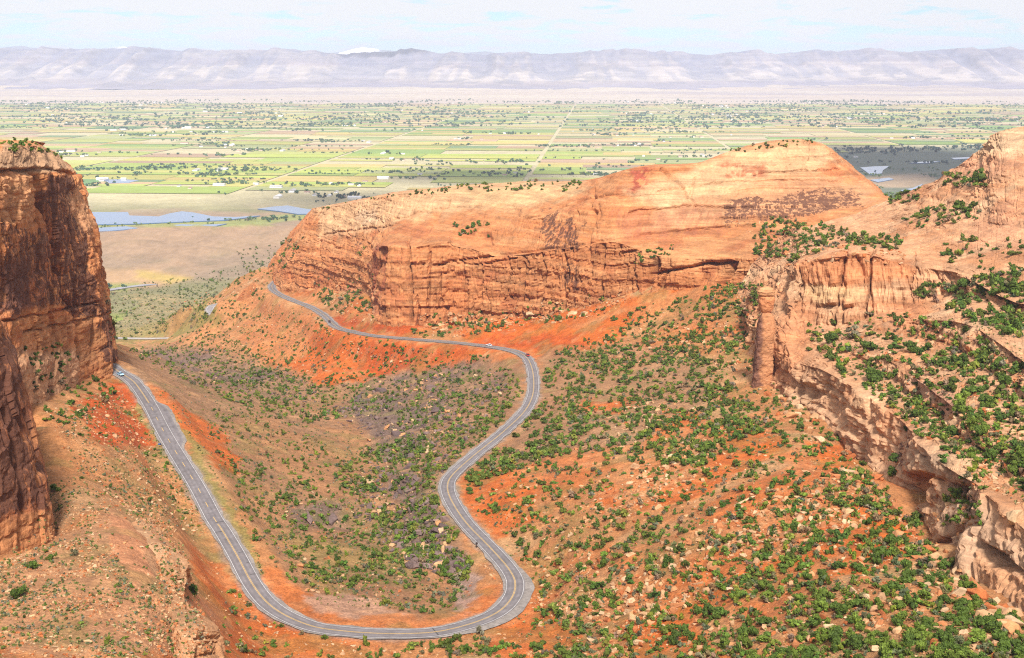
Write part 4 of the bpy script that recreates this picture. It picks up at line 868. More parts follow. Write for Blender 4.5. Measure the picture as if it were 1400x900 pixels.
ORD = 'nearest,second nearest,third nearest,fourth nearest,fifth nearest,sixth nearest,seventh nearest,eighth nearest,ninth nearest,tenth nearest,eleventh nearest,twelfth nearest,thirteenth nearest,fourteenth nearest,fifteenth nearest,sixteenth nearest,seventeenth nearest,eighteenth nearest,nineteenth nearest,twentieth nearest'.split(',')
def describe(items, _):
    """items: (px, py, look); each gets a label by its look and its true rank of nearness to a landmark"""
    table = {}
    for i, (px, py, ph) in enumerate(items):
        for j, (_, a, b) in enumerate(LANDM):
            rel = 'above' if b - py > abs(px - a) * .8 else 'below' if py - b > abs(px - a) * .8 else 'beside'
            table.setdefault((ph, rel, j), []).append((math.hypot(px - a, py - b), i))
    best = {}
    for (ph, rel, j), lst in table.items():
        for k, (dist, i) in enumerate(sorted(lst)):
            v = (k // 2 + dist / 60.0, k, len(lst), ph, rel, j)
            if i not in best or v < best[i]: best[i] = v
    out = []
    for i in range(len(items)):
        _, k, n, ph, rel, j = best[i]; out.append(f'{ph} {rel} {LANDM[j][0]}' + ('' if n == 1 else ', ' + (ORD[k] if k < 20 else str(k + 1) + (['th', 'st', 'nd', 'rd'][(k + 1) % 10] if (k + 1) % 10 < 4 else 'th') + ' nearest')))
    return out
KIND_W = ['dark green', 'mid green', 'grey-green', 'yellow-green']
order = sorted(range(len(PLANTS)), key=lambda i: -PLANTS[i][3] / PLANTS[i][2].y)
BIG = order[:300]; SMALL = order[300:]
def sizew(r): return 'large' if r > 2.0 else 'medium' if r > 1.45 else 'small'
lab = describe([(PLANTS[i][0], PLANTS[i][1], f'{sizew(PLANTS[i][3])} {KIND_W[PLANTS[i][4]]} {"juniper" if PLANTS[i][4] < 2 else "bush"}') for i in BIG], '')
for n_, (i, lb) in enumerate(zip(BIG, lab)):
    px, py, l, r, k = PLANTS[i]; nm, ct = ('juniper', 'juniper tree') if k < 2 else ('bush', 'bush')
    o = bpy.data.objects.new(nm, None); COL.objects.link(o); o.location = (l.x, l.y, l.z - .08 * r); sc = r; o.scale = (sc * prs.uniform(.75, 1.25), sc * prs.uniform(.75, 1.15), sc * prs.uniform(.75, 1.35)); o.rotation_euler = (0, 0, prs.uniform(0, 6.28))
    tag(o, None, lb, ct, 'junipers on the canyon slopes' if k < 2 else 'low bushes on the canyon slopes')
    link('crown', CROWNS[k, prs.randint(4)], M_leaf, o); link('trunk', TRUNK, M_bark, o)
# everything smaller is one mass of scrub
def merge(name, protos, inst, mat, label, kind='stuff', smooth=False):
    """protos: list of (V, F as tri/quad index arrays, shade); inst: list of (proto, loc, scale3, rz, colour)"""
    VV, FF, CC = [], [], []; off = 0
    for pi, (V, F, sh) in enumerate(protos):
        sel = [q for q in inst if q[0] == pi]
        if not sel: continue
        L = np.array([q[1] for q in sel]); S = np.array([q[2] for q in sel]); a = np.array([q[3] for q in sel]); c = np.array([q[4] for q in sel])
        ca, sa = np.cos(a)[:, None], np.sin(a)[:, None]; P = V[None] * S[:, None]
        X = P[..., 0] * ca - P[..., 1] * sa; Y = P[..., 0] * sa + P[..., 1] * ca
        P = np.stack([X, Y, P[..., 2]], -1) + L[:, None]; n, nv = P.shape[:2]
        VV.append(P.reshape(-1, 3)); CC.append((c[:, None] * sh[None, :, None]).reshape(-1, 3)); FF.append((F[None] + (np.arange(n) * nv)[:, None, None] + off).reshape(-1, F.shape[1])); off += n * nv
    return link(name, mk_mesh(name, np.vstack(VV), np.vstack(FF), np.vstack(CC), smooth), mat, kind=kind, label=label)
SHP = []
for v in range(6):
    V, F, sh = crown_arrays(prs, 95, .19, prs.randint(4, 7), .9)
    T = []
    for f in F: T.append(f[:3]); (T.append((f[0], f[2], f[3])) if f[2] != f[3] else None)
    SHP.append((V, np.array(T), sh))
inst = []
for i in SMALL:
    px, py, l, r, k = PLANTS[i]
    inst.append((prs.randint(6), (l.x, l.y, l.z - .1 * r), (r * prs.uniform(.7, 1.4), r * prs.uniform(.7, 1.2), r * prs.uniform(.65, 1.3)), prs.uniform(0, 6.28), np.array(LEAF_C[k] if prs.rand() > .07 else (.18, .14, .075)) * prs.uniform(.7, 1.25) * np.array((prs.uniform(.8, 1.35), 1, prs.uniform(.8, 1.3)))))
merge('scrub', SHP, inst, M_scrub, 'mass of small junipers and sagebrush over the slopes')
# low tufts of grass and sage
TUFT = [([(0,900),(0,770),(90,650),(230,690),(270,800),(290,900)], 1500), ([(75,560),(165,530),(300,720),(215,720),(100,640)], 700), ([(640,690),(800,500),(1050,520),(1190,650),(1400,860),(1400,900),(720,900)], 1800), ([(200,520),(560,520),(700,510),(600,690),(640,830),(430,830),(270,600)], 2400),
        ([(180,528),(222,620),(300,735),(330,800),(310,735),(240,640),(190,540)], 260), ([(228,565),(262,600),(330,710),(360,790),(350,740),(290,640),(240,560)], 260), ([(1100,470),(1400,420),(1400,700),(1240,570)], 700), ([(140,390),(300,380),(290,440),(150,470)], 900), ([(300,410),(420,420),(560,500),(300,520)], 500)]
IV, IF = ico(1); TP_ = []
for v in range(4):
    V, F, sh = crown_arrays(prs, 16, .34, 3, .5, False); T = []
    for f in F: T.append(f[:3]); T.append((f[0], f[2], f[3]))
    TP_.append((V, np.array(T), sh))
inst = []
TC = [(.16,.165,.06), (.12,.14,.04), (.15,.155,.105), (.20,.18,.075), (.10,.13,.03)]
for ti, (pts, n) in enumerate(TUFT):
    for px, py, l, nn in scatter(pts, n, .3, 7, 60 + ti, .3):
        r = srs.uniform(.18, .55) * (1 + l.y / 900); inst.append((prs.randint(4), (l.x, l.y, l.z - .03), (r, r, r * .9), prs.uniform(0, 6.28), np.array(TC[prs.randint(5)]) * prs.uniform(.8, 1.2)))
merge('sage_tufts', TP_, inst, M_scrub, 'low tufts of dry grass and sage between the rocks')

# ------------------------------------------------------------------ loose rock
import bmesh
def hull(rs, n, flatn, bevel=0.0):
    bm = bmesh.new()
    for i in range(n):
        d = rs.randn(3); d /= np.abs(d).max() ** .7 * np.linalg.norm(d) ** .3; bm.verts.new((d[0] * rs.uniform(.8, 1), d[1] * rs.uniform(.55, .8), d[2] * flatn))
    r = bmesh.ops.convex_hull(bm, input=bm.verts); bmesh.ops.delete(bm, geom=list({g for g in r['geom_interior'] + r['geom_unused'] if isinstance(g, bmesh.types.BMVert)}), context='VERTS')
    bmesh.ops.triangulate(bm, faces=bm.faces)
    if bevel:
        bmesh.ops.dissolve_limit(bm, angle_limit=.25, verts=bm.verts, edges=bm.edges); bmesh.ops.bevel(bm, geom=list(bm.edges), offset=bevel, segments=2, affect='EDGES', profile=.6)
        bmesh.ops.triangulate(bm, faces=bm.faces); bmesh.ops.subdivide_edges(bm, edges=[e for e in bm.edges if e.calc_length() > .3], cuts=2, use_grid_fill=True); bmesh.ops.triangulate(bm, faces=bm.faces)
    bm.verts.index_update(); bm.verts.ensure_lookup_table(); V = np.array([v.co[:] for v in bm.verts]); F = np.array([[v.index for v in f.verts] for f in bm.faces]); bm.free(); return V, F
RP_ = []
for v in range(12):
    V, F = hull(prs, 11, prs.uniform(.35, .75)); RP_.append((V, F, np.ones(len(V))))
STONE_C = [(.45,.265,.135), (.42,.205,.09), (.47,.31,.18), (.38,.15,.06), (.41,.235,.125), (.37,.115,.038)]
DARK_C = [(.14,.095,.085), (.18,.12,.105), (.11,.075,.07)]
ROCKR = [
 ([(1045,515),(1120,572),(1200,650),(1270,745),(1330,800),(1400,850),(1400,875),(1300,825),(1230,750),(1150,650),(1035,540)], 330, (.5,2.8), .0, 0), ([(560,430),(760,425),(840,405),(840,420),(760,438),(600,455)], 200, (.7,3.4), .1, 0), ([(1060,330),(1240,345),(1240,362),(1060,360)], 90, (.5,2.2), .1, 0),
 ([(640,690),(720,640),(800,560),(1000,560),(1190,650),(1400,860),(1400,900),(720,900),(735,810),(700,740)], 2300, (.28,1.5), .25, 0),
 ([(780,830),(1000,700),(1150,640),(1220,700),(1050,770),(900,850),(830,880)], 1350, (.3,1.8), .1, 0),
 ([(800,690),(960,590),(1010,580),(960,650),(840,720)], 500, (.3,1.6), .1, 0), ([(640,760),(760,720),(860,790),(800,850),(740,850)], 350, (.3,1.2), .1, 0),
 ([(770,480),(1000,390),(1045,420),(1040,520),(900,500)], 700, (.4,1.8), .2, 0), ([(800,560),(880,545),(960,560),(850,600)], 140, (.6,2.2), .1, 0),
 ([(560,430),(700,422),(830,400),(900,390),(830,430),(700,452),(590,465)], 420, (.5,2.2), .2, 0), ([(430,385),(512,380),(512,440),(470,440)], 220, (.5,2.2), .2, 0),
 ([(300,420),(370,400),(440,440),(560,500),(440,520),(300,500)], 500, (.4,1.6), .2, 0), ([(240,410),(370,372),(380,410),(300,410),(230,440),(190,445)], 300, (.5,2.2), .2, 0),
 ([(0,900),(0,770),(90,660),(215,690),(270,800),(290,900)], 5200, (.14,.62), .15, 0), ([(60,560),(165,530),(225,640),(300,735),(215,730),(100,640)], 1500, (.2,1.0), .15, 0),
 ([(100,540),(160,530),(210,590),(180,610),(120,580)], 130, (.5,1.5), .1, 0),
 ([(262,735),(330,810),(420,870),(430,900),(300,900)], 260, (.15,.8), .2, 0),
 ([(430,560),(520,520),(680,500),(700,530),(640,600),(600,690),(640,790),(560,780),(480,700),(500,600)], 2200, (.4,2.4), .1, 1), ([(170,480),(300,470),(450,530),(430,560),(280,530)], 500, (.4,1.8), .2, 1),
 ([(560,740),(610,755),(650,800),(640,830),(600,790)], 260, (.2,.9), .1, 2), ([(380,700),(450,660),(540,760),(560,820),(420,810)], 320, (.2,1.1), .2, 0),
 ([(1100,460),(1250,430),(1400,480),(1400,700),(1330,650),(1230,570)], 1500, (.25,1.7), .1, 0), ([(1300,560),(1400,560),(1400,690),(1340,660)], 420, (.3,1.4), .1, 0),
 ([(1240,660),(1340,660),(1340,730),(1270,750)], 160, (.3,1.2), .1, 0), ([(1000,300),(1240,320),(1230,350),(1040,370)], 260, (.4,1.6), .1, 0), ([(700,640),(625,690),(640,660),(690,600)], 70, (.3,1.0), .1, 2), ([(735,500),(745,540),(722,570),(740,560)], 60, (.3,1.0), .1, 2),
 ([(430,866),(720,866),(740,900),(430,900)], 200, (.2,.9), .1, 0)]
inst = []; BOULD = []
for ri, (pts, n, (r0, r1), cl, dk) in enumerate(ROCKR):
    for px, py, l, nn in scatter(pts, n, cl, 9, 100 + ri * 2.3, .3):
        r = r0 + (r1 - r0) * srs.rand() ** 3.6
        if not off_road(l, r): continue
        c = np.array((DARK_C if (dk == 1 and srs.rand() < .8) else STONE_C)[srs.randint(3 if dk == 1 else 6)]) * srs.uniform(.85, 1.15)
        if dk == 2: c = c * np.array((.8, .7, .75))
        q = (prs.randint(12), (l.x, l.y, l.z + .12 * r), (r * srs.uniform(.8, 1.35), r * srs.uniform(.7, 1.1), r * srs.uniform(.7, 1.2)), srs.uniform(0, 6.28), c)
        BOULD.append((r / l.y, px, py, r, q, dk))
BOULD.sort(key=lambda b: -b[0])
inst = [b[4] for b in BOULD[180:]]
merge('rubble', RP_, inst, M_stone, 'broken sandstone rubble strewn over the slopes')
BM = []
for v in range(8):
    V, F = hull(prs, 13, prs.uniform(.5, .8), .07); V = V + .05 * np.stack([fbm(V[:, 0] * 2 + v, V[:, 1] * 2, V[:, 2] * 2 + i, 3) for i in range(3)], 1); BM.append((V, F))
def boulder_mesh(v, c):
    V, F = BM[v]; return mk_mesh('boulder', V, F, np.repeat(np.array(c)[None], len(V), 0) * (1 + .12 * prs.randn(len(V), 1)))
def add_boulder(loc, s, rot, c, lb, grp='boulders on the slopes', v=None):
    o = link('boulder', boulder_mesh(prs.randint(8) if v is None else v, c), M_stone, None, None, lb, 'boulder', grp); o.location = loc; o.scale = s; o.rotation_euler = rot; return o
def cw(c): return 'dark purple-grey' if max(c) < .25 else 'cream' if c[2] > .2 else 'orange' if c[2] < .1 else 'tan'
KN = BOULD[:180]
lab = describe([(b[1], b[2], f'{"large" if b[3] > 1.3 else "small"} {cw(b[4][4])} {"boulder" if b[4][2][2] > .8 * b[4][2][0] else "flat boulder"}') for b in KN], '')
for b, lb in zip(KN, lab): add_boulder(b[4][1], b[4][2], (srs.uniform(-.2, .2), srs.uniform(-.2, .2), b[4][3]), b[4][4], lb)
for px, py, s, rot, c, lb in [(868,641,(2.4,1.8,2.4),(.2,.3,.4),(.47,.29,.16),'big rounded tan boulder alone on the orange slope'), (1018,686,(4.6,1.6,1.0),(0,-.38,.15),(.50,.34,.2),'long cream slab leaning on the talus'), (999,806,(2.4,1.8,1.0),(0,.3,.6),(.52,.37,.24),'flat pale boulder on bare orange soil'),
      (1386,714,(3.6,3.0,3.4),(.1,.2,.9),(.50,.33,.185),'huge cream boulder on the shelf above the cliff'), (1168,490,(2.0,1.6,1.3),(0,0,.2),(.44,.19,.09),'reddish boulder among junipers below the cracked block'), (1158,478,(1.7,1.4,1.1),(0,.1,1.2),(.43,.18,.085),'smaller reddish boulder behind another under the cracked block'),
      (950,560,(2.6,1.6,.9),(.1,.3,.3),(.5,.36,.24),'white-tan slab between green shrubs in mid talus'), (873,880,(2.2,1.8,1.2),(.1,.2,.5),(.5,.33,.19),'pale block by the photo foot, first of two side by side'), (842,890,(1.7,1.3,1.2),(.1,.1,.2),(.5,.32,.18),'pale block by the photo foot, smaller of two side by side'),
      (1115,832,(1.4,1.1,.9),(.1,.2,.5),(.50,.34,.21),'pale boulder on the sandy lower slope below the shelf'), (1092,712,(1.6,1.3,1.2),(.2,.2,.5),(.5,.33,.2),'cream boulder standing in shrubs on the mid talus'), (862,760,(1.8,1.2,1.0),(.2,.1,.3),(.49,.31,.17),'tan boulder beside the pale rubble band of the talus'),
      (410,775,(1.5,1.2,1.0),(.1,.1,.4),(.45,.19,.08),'orange boulder in the shrubs inside the lower bend'), (420,808,(1.4,1.0,.9),(.1,.2,.9),(.46,.2,.085),'orange-brown boulder near the pale wash'), (118,877,(1.3,.7,.3),(0,.1,.1),(.50,.31,.17),'flat tan stone slab on the rubbly bench'), (193,748,(.9,.6,.3),(0,.1,.4),(.5,.33,.2),'pale flat stone beside the pink slickrock slab')]:
    h = cast(px, py)
    if h: add_boulder((h[0].x, h[0].y, h[0].z + s[2] * .25), s, rot, c, lb)
# dark knobs of old rock along the gully
KNOBS = ((420,708,3.8),(455,710,2.8),(520,535,4.5),(540,595,4.0),(490,545,4.2),(625,765,2.6),(600,560,4.0),(560,640,3.5),(590,530,3.6))
for (px, py, r), lb in zip(KNOBS, describe([(q[0], q[1], 'dark purple-grey rock knob') for q in KNOBS], '')):
    h = cast(px, py)
    if h: add_boulder((h[0].x, h[0].y, h[0].z), (r * 1.5, r, r * .8), (0, 0, srs.uniform(0, 6)), DARK_C[srs.randint(3)], lb , 'dark rock knobs in the gully')
# ------------------------------------------------------------------ balanced rock pillar
def pillar():
    root = bpy.data.objects.new('rock_pillar', None); COL.objects.link(root); b = PD(1043, 508, 575); t = PD(1043, 392, 575); H = (t - b)[2]
    root.location = b; tag(root, None, 'free-standing sandstone pillar with a round balanced cap rock', 'rock pillar')
    def lathe(name, prof, c, sq, seed, stain=False):
        n = 56; V, cc = [], []; zs = np.linspace(0, 1, 60); pz = np.array([p[0] for p in prof]); pr = np.array([p[1] for p in prof]); px_ = np.array([p[2] for p in prof])
        a = np.linspace(0, 2 * np.pi, n, endpoint=False); Z = pz[0] + (pz[-1] - pz[0]) * zs
        A, ZZ = np.meshgrid(a, Z); r = np.interp(ZZ, pz, pr); ox = np.interp(ZZ, pz, px_)
        k = 1 / (np.abs(np.cos(A)) ** 5 + np.abs(np.sin(A)) ** 5) ** (1 / 5); r = r * (1 + sq * (k - 1)); r = r * (1 + .10 * np.round(2.2 * fbm(np.cos(A) * 1.6 + seed, np.sin(A) * 1.6, ZZ / 7, 3)) / 2.2)
        X, Y = r * np.cos(A), r * np.sin(A) * .8
        f = fbm(X / 3 + seed, Y / 3, ZZ / 2.2, 4) * .45 + .25 * fbm(X / 1.1, Y / 1.1 + seed, ZZ / 1.1, 3); ed = np.sin(np.pi * np.clip(zs, 0, 1))[:, None] ** .15
        X, Y = X * (1 + .24 * f * ed) + ox, Y * (1 + .24 * f * ed)
        V = np.stack([X.ravel(), Y.ravel(), ZZ.ravel()], 1); col = np.repeat(np.array(c)[None], len(V), 0); nz = fbm(V[:, 0] / 4, V[:, 1] / 4, V[:, 2] / 3 + seed, 3)
        col = col * (1 + .18 * nz[:, None])
        if stain: col = paint(col, sstep(-.1, .5, -V[:, 0] / 3.0 - .3 + .5 * nz) * .85, np.array((.13, .06, .045)))
        F = [(i * n + j, i * n + (j + 1) % n, (i + 1) * n + (j + 1) % n, (i + 1) * n + j) for i in range(59) for j in range(n)]
        F2 = F; me = bpy.data.meshes.new(name); me.from_pydata(V.tolist(), [], F2 + [tuple(range(n))[::-1], tuple(range(59 * n, 60 * n))]); me.update()
        at = me.color_attributes.new('Col', 'FLOAT_COLOR', 'POINT'); c4 = np.zeros((len(V), 4), np.float32); c4[:, :3] = col; at.data.foreach_set('color', c4.ravel()); 
        return link(name, me, M_rock, root)
    u = H
    lathe('column', [(-.3*u, 5.0, -.3), (-.06*u, 4.6, 0), (.1*u, 4.3, 0), (.35*u, 4.1, .2), (.55*u, 3.8, .4), (.64*u, 3.3, .5), (.68*u, 2.6, .5), (.70*u, 1.8, .4)], (.47, .215, .10), .8, 2, True)
    lathe('balanced_block', [(.695*u, 1.8, .3), (.73*u, 3.0, .3), (.82*u, 3.6, .2), (.88*u, 3.6, .1), (.90*u, 3.0, .1)], (.46, .19, .082), .6, 7)
    lathe('cap_rock', [(.895*u, 2.8, .1), (.91*u, 4.1, 0), (.945*u, 4.2, 0), (.975*u, 3.3, .1), (1.0*u, 1.4, .1)], (.46, .225, .105), .2, 12)
pillar()

# ------------------------------------------------------------------ vehicles on the road
def bmo(name, parent, mat, fn):
    bm = bmesh.new(); fn(bm); me = bpy.data.meshes.new(name); bm.to_mesh(me); bm.free(); return link(name, me, mat, parent)
def prism(bm, prof, w0, w1=None, inset=None):
    """side outline (y, z) extruded across x, the upper rows narrowed"""
    zs = [p[1] for p in prof]; zl, zh = min(zs), max(zs); n = len(prof); vs = []
    for s in (-1, 1):
        vs.append([bm.verts.new((s * ((w0 + ((w1 or w0) - w0) * (z - zl) / max(zh - zl, 1e-3))) / 2, y, z)) for y, z in prof])
    bm.faces.new(vs[0][::-1]); bm.faces.new(vs[1])
    for i in range(n): bm.faces.new((vs[0][i], vs[0][(i + 1) % n], vs[1][(i + 1) % n], vs[1][i]))
    bmesh.ops.recalc_face_normals(bm, faces=bm.faces); bmesh.ops.bevel(bm, geom=list(bm.edges), offset=.05, segments=2, affect='EDGES', profile=.6)
def disc(bm, r, w, k=20):
    bmesh.ops.create_cone(bm, cap_ends=True, segments=k, radius1=r, radius2=r, depth=w); bmesh.ops.rotate(bm, verts=bm.verts, matrix=__import__('mathutils').Matrix.Rotation(math.pi / 2, 3, 'Y')); bmesh.ops.bevel(bm, geom=[e for e in bm.edges if e.calc_face_angle(0) > 1], offset=.03, segments=2, affect='EDGES')
M_glass = flat('car_glass', (.02, .025, .03), .08); M_tyre = flat('tyre_rubber', (.02, .02, .02), .85); M_rim = flat('wheel_rim', (.45, .45, .47), .35, .8)
M_head = flat('headlamp_glass', (.75, .75, .72), .15); M_tail = flat('tail_lamp', (.45, .02, .02), .25); M_bump = flat('black_plastic', (.03, .03, .032), .6)
def car(kind, paintc, px, py, S, i, lane, ahead, label):
    """kind suv / sedan; stands on the road at sample i, shifted into its lane"""
    m = flat('car_paint', paintc, .25); m.node_tree.nodes['Principled BSDF'].inputs['Coat Weight'].default_value = .6
    root = bpy.data.objects.new('car', None); COL.objects.link(root); Nn = frame2(S); p = S[i] + Nn[i] * lane; t = np.array([-Nn[i][1], Nn[i][0], 0]) * ahead
    root.location = (p[0], p[1], p[2] + .10); root.rotation_euler = (0, 0, math.atan2(t[1], t[0]) - math.pi / 2); tag(root, None, label, 'car', 'cars on the canyon road')
    L = 4.7; w = 1.86
    if kind == 'suv': body = [(-2.3,.35),(2.3,.35),(2.36,.6),(2.3,.92),(1.25,1.04),(-2.3,1.06),(-2.36,.6)]; cab = [(-2.22,1.04),(1.2,1.02),(.45,1.66),(.2,1.72),(-1.9,1.74),(-2.12,1.62)]; rf = [(-1.95,1.72),(.3,1.70),(.15,1.78),(-1.8,1.79)]
    else: body = [(-2.3,.3),(2.3,.3),(2.35,.5),(2.25,.78),(1.1,.93),(-1.6,.97),(-2.3,.92),(-2.34,.55)]; cab = [(-1.75,.95),(1.05,.92),(.25,1.38),(-.1,1.43),(-.95,1.43),(-1.2,1.38)]; rf = [(-1.15,1.40),(.2,1.39),(0,1.47),(-.95,1.475)]
    bd = bmo('body', root, m, lambda b: prism(b, body, w, w * .96)); bmo('windows', root, M_glass, lambda b: prism(b, cab, w * .93, w * .74)); bmo('roof', root, m, lambda b: prism(b, rf, w * .76, w * .70))
    for y in (1.42, -1.42):
        for s in (-1, 1):
            wv = bmo('wheel', root, M_tyre, lambda b: disc(b, .35, .24)); wv.location = (s * .84, y, .35); r = bmo('rim', wv, M_rim, lambda b: disc(b, .21, .26)); r.location = (0, 0, 0)
    for s in (-1, 1):
        h = bmo('headlight', root, M_head, lambda b: prism(b, [(2.22,.62),(2.37,.62),(2.34,.78),(2.22,.8)], .4)); h.location = (s * .66, 0, 0)
        h = bmo('tail_light', root, M_tail, lambda b: prism(b, [(-2.39,.68),(-2.25,.68),(-2.25,.9),(-2.36,.9)], .3)); h.location = (s * .74, 0, 0)
        h = bmo('mirror', root, m, lambda b: prism(b, [(.78,.98),(.92,.98),(.92,1.12),(.78,1.12)], .2)); h.location = (s * 1.02, 0, 0)
    bmo('bumper', root, M_bump, lambda b: prism(b, [(2.25,.32),(2.41,.34),(2.41,.5),(2.25,.5)], w * .95)); bmo('bumper', root, M_bump, lambda b: prism(b, [(-2.41,.34),(-2.25,.32),(-2.25,.5),(-2.41,.5)], w * .95))
car('sedan', (.30, .55, .78), 169, 515, S_MAIN, near_i(168.5, 513), 1.6, 1, 'pale blue car rounding the foot of the stained cliff')
car('sedan', (.78, .82, .90), 667, 473, S_MAIN, near_i(666, 473.5), 1.5, 1, 'white car on the far road along the red cut bank')
car('suv', (.42, .02, .03), 718, 489, S_MAIN, near_i(718, 487), 1.6, 1, 'red car entering the upper hairpin')
car('suv', (.03, .035, .06), 455, 440, S_MAIN, near_i(454, 440), -1.6, 1, 'dark car on the road below the mesa buttress')

# ------------------------------------------------------------------ sign and barrel by the road
def sign():
    h = PZ(651.5, 750, -168.3); root = bpy.data.objects.new('road_sign', None); COL.objects.link(root); root.location = h; root.rotation_euler = (0, 0, R(38)); tag(root, None, 'small dark brown road sign seen from behind above the lowest bend', 'road sign')
    mp, mb = flat('sign_back', (.035, .018, .014), .6), flat('sign_post', (.06, .035, .028), .8)
    bmo('post', root, mb, lambda b: prism(b, [(-.05,-.4),(.05,-.4),(.05,1.6),(-.05,1.6)], .12))
    bmo('lower_plate', root, mp, lambda b: prism(b, [(-.07,.55),(-.05,.55),(-.05,1.1),(-.07,1.1)], .5))
    def dia(b):
        vs = [[b.verts.new((x, y, z)) for x, z in ((0, 1.25), (.62, 1.87), (0, 2.5), (-.62, 1.87))] for y in (-.085, -.06)]
        b.faces.new(vs[0]); b.faces.new(vs[1][::-1])
        for i in range(4): b.faces.new((vs[0][i], vs[1][i], vs[1][(i + 1) % 4], vs[0][(i + 1) % 4]))
        bmesh.ops.recalc_face_normals(b, faces=b.faces); bmesh.ops.bevel(b, geom=list(b.verts), offset=.12, segments=3, affect='VERTICES')
    bmo('sign_plate', root, mp, dia)
sign()
def barrel():
    h = cast(218, 608.5); root = bpy.data.objects.new('barrel', None); COL.objects.link(root); root.location = h[0]; root.rotation_euler = (R(88), 0, R(70)); root.location.z += .3; tag(root, None, 'blue barrel lying on the verge under the stained cliff', 'barrel')
    mb = flat('blue_plastic', (.03, .09, .30), .45)
    def f(b):
        k = 24; pr = [(.0,.24),(.03,.29),(.3,.31),(.32,.335),(.36,.31),(.62,.31),(.64,.335),(.68,.31),(.95,.29),(.98,.24)]
        rows = [[b.verts.new((math.cos(q / k * 6.2832) * r, math.sin(q / k * 6.2832) * r, z - .49)) for q in range(k)] for z, r in pr]
        for a, c in zip(rows, rows[1:]):
            for q in range(k): b.faces.new((a[q], a[(q + 1) % k], c[(q + 1) % k], c[q]))
        b.faces.new(rows[0][::-1]); b.faces.new(rows[-1])
    bmo('drum', root, mb, f); bmo('lid', root, flat('barrel_lid', (.02, .05, .16), .5), lambda b: (disc(b, .2, .05), bmesh.ops.rotate(b, verts=b.verts, matrix=__import__('mathutils').Matrix.Rotation(math.pi / 2, 3, 'Y')), bmesh.ops.translate(b, verts=b.verts, vec=(0, 0, .5))))
barrel()

# ------------------------------------------------------------------ trees and farmsteads on the valley floor
vrs = np.random.RandomState(9)
VT = []      # x, y, radius, colour index
def vpix(px, py): q = PZ(px, py, -349.5); return q[0], q[1]
def grove(px, py, n, sx, sy, r, ci=0):
    x, y = vpix(px, py); k = y / FPX
    for _ in range(n):
        rr = r * vrs.uniform(.6, 1.25); VT.append((x + vrs.randn() * sx * k * .5, y + vrs.randn() * sy, rr, ci))
for g in [(355,300,14,50,25,7,0),(375,299,8,24,18,8,0),(335,301,6,30,15,5,1),(408,298,4,20,20,6,0),(480,266,5,16,30,10,2),(455,270,6,30,30,9,2),(440,268,4,14,20,8,2),(498,271,2,6,10,10,2),(530,266,9,50,40,7,0),(300,264,3,20,30,7,0),(445,276,3,14,15,7,2),
          (380,263,5,40,40,6,0),(420,262,6,30,40,7,0),(150,309,6,18,10,5,1),(180,307,5,30,10,4,1),(260,305,7,60,10,4,1),(170,393,1,3,5,7,0),(145,393,2,6,6,8,2),(186,238,5,12,30,9,0),(195,231,18,50,50,10,0),(240,229,20,90,60,9,0),(270,240,10,30,40,9,0),(290,238,12,40,40,9,0),(345,233,10,40,50,9,1),(385,232,5,20,40,9,0),
          (600,240,10,60,60,8,2),(670,238,16,70,50,9,2),(720,234,14,60,50,9,0),(650,222,18,90,60,9,0),(830,228,14,70,60,9,0),(870,222,12,60,60,9,0),
          (1160,207,34,90,120,11,2),(1230,206,46,120,120,11,2),(1300,203,40,100,120,11,2),(1345,200,20,40,120,11,2),(1130,212,14,30,60,10,2),(1180,240,12,30,40,8,1),(1215,222,12,60,50,8,2),(1245,232,14,50,40,7,1),(1290,222,12,40,40,8,2),(1185,258,16,40,30,7,1),(1225,266,14,50,30,7,1),(1200,268,10,40,20,7,1),(1160,232,12,20,60,8,2),(1275,240,12,30,40,7,1)]:
    grove(*g)
frs = np.random.RandomState(31); HOUSES = []
for k in range(760):                                    # farmsteads, groves and tree lines between the fields
    py = 91 + 49 * (1 + 3.1 * frs.rand() ** 1.7); px = frs.uniform(-60, 1460)
    if py > 255 or (px > 1110 and 200 < py) : continue
    if fbm(np.array([px / 130.]), np.array([py / 11.]), 3, 2)[0] < frs.uniform(-.5, .35): continue
    x, y = vpix(px, py); kind = frs.rand(); far = y / 6000.0
    if kind < .55:
        n = frs.randint(4, 24); a = 0;
        for j in range(n): VT.append((x + frs.randn() * 36 * (.6 + .8 * far), y + frs.randn() * 34 * far, frs.uniform(5, 11) * (.8 + .3 * far), frs.choice([0, 0, 1, 2])))
        for j in range(frs.randint(0, 4)): HOUSES.append((x + frs.randn() * 60 * (.6 + .6 * far), y - 25 + frs.randn() * 40, frs.rand() < .25))
    else:
        n = frs.randint(6, 18); L_ = frs.uniform(120, 420) * (.6 + .5 * far)
        for j in range(n): VT.append((x + (j / n - .5) * L_ + frs.randn() * 8, y + frs.randn() * 12, frs.uniform(4, 8.5) * (.8 + .3 * far), frs.choice([0, 1, 2])))
for k in range(190):
    px, py = frs.uniform(0, 1400), frs.uniform(139, 175); x, y = vpix(px, py); n = frs.randint(5, 16)
    for j in range(n): VT.append((x + frs.randn() * 170, y + frs.randn() * 90, frs.uniform(8, 15), frs.choice([0, 2])))
for px, py in [(430,267),(450,268),(470,270),(485,272),(420,264),(400,262),(460,263),(380,270),(705,237),(690,240),(560,262),(1170,215),(350,252),(300,254),(260,258),(245,255),(930,215),(960,213),(900,218),(1000,185),(880,214)]:
    x, y = vpix(px, py); HOUSES.append((x, y, frs.rand() < .4))
VLC = [(.085,.155,.085), (.13,.20,.065), (.055,.11,.08)]
VP = []
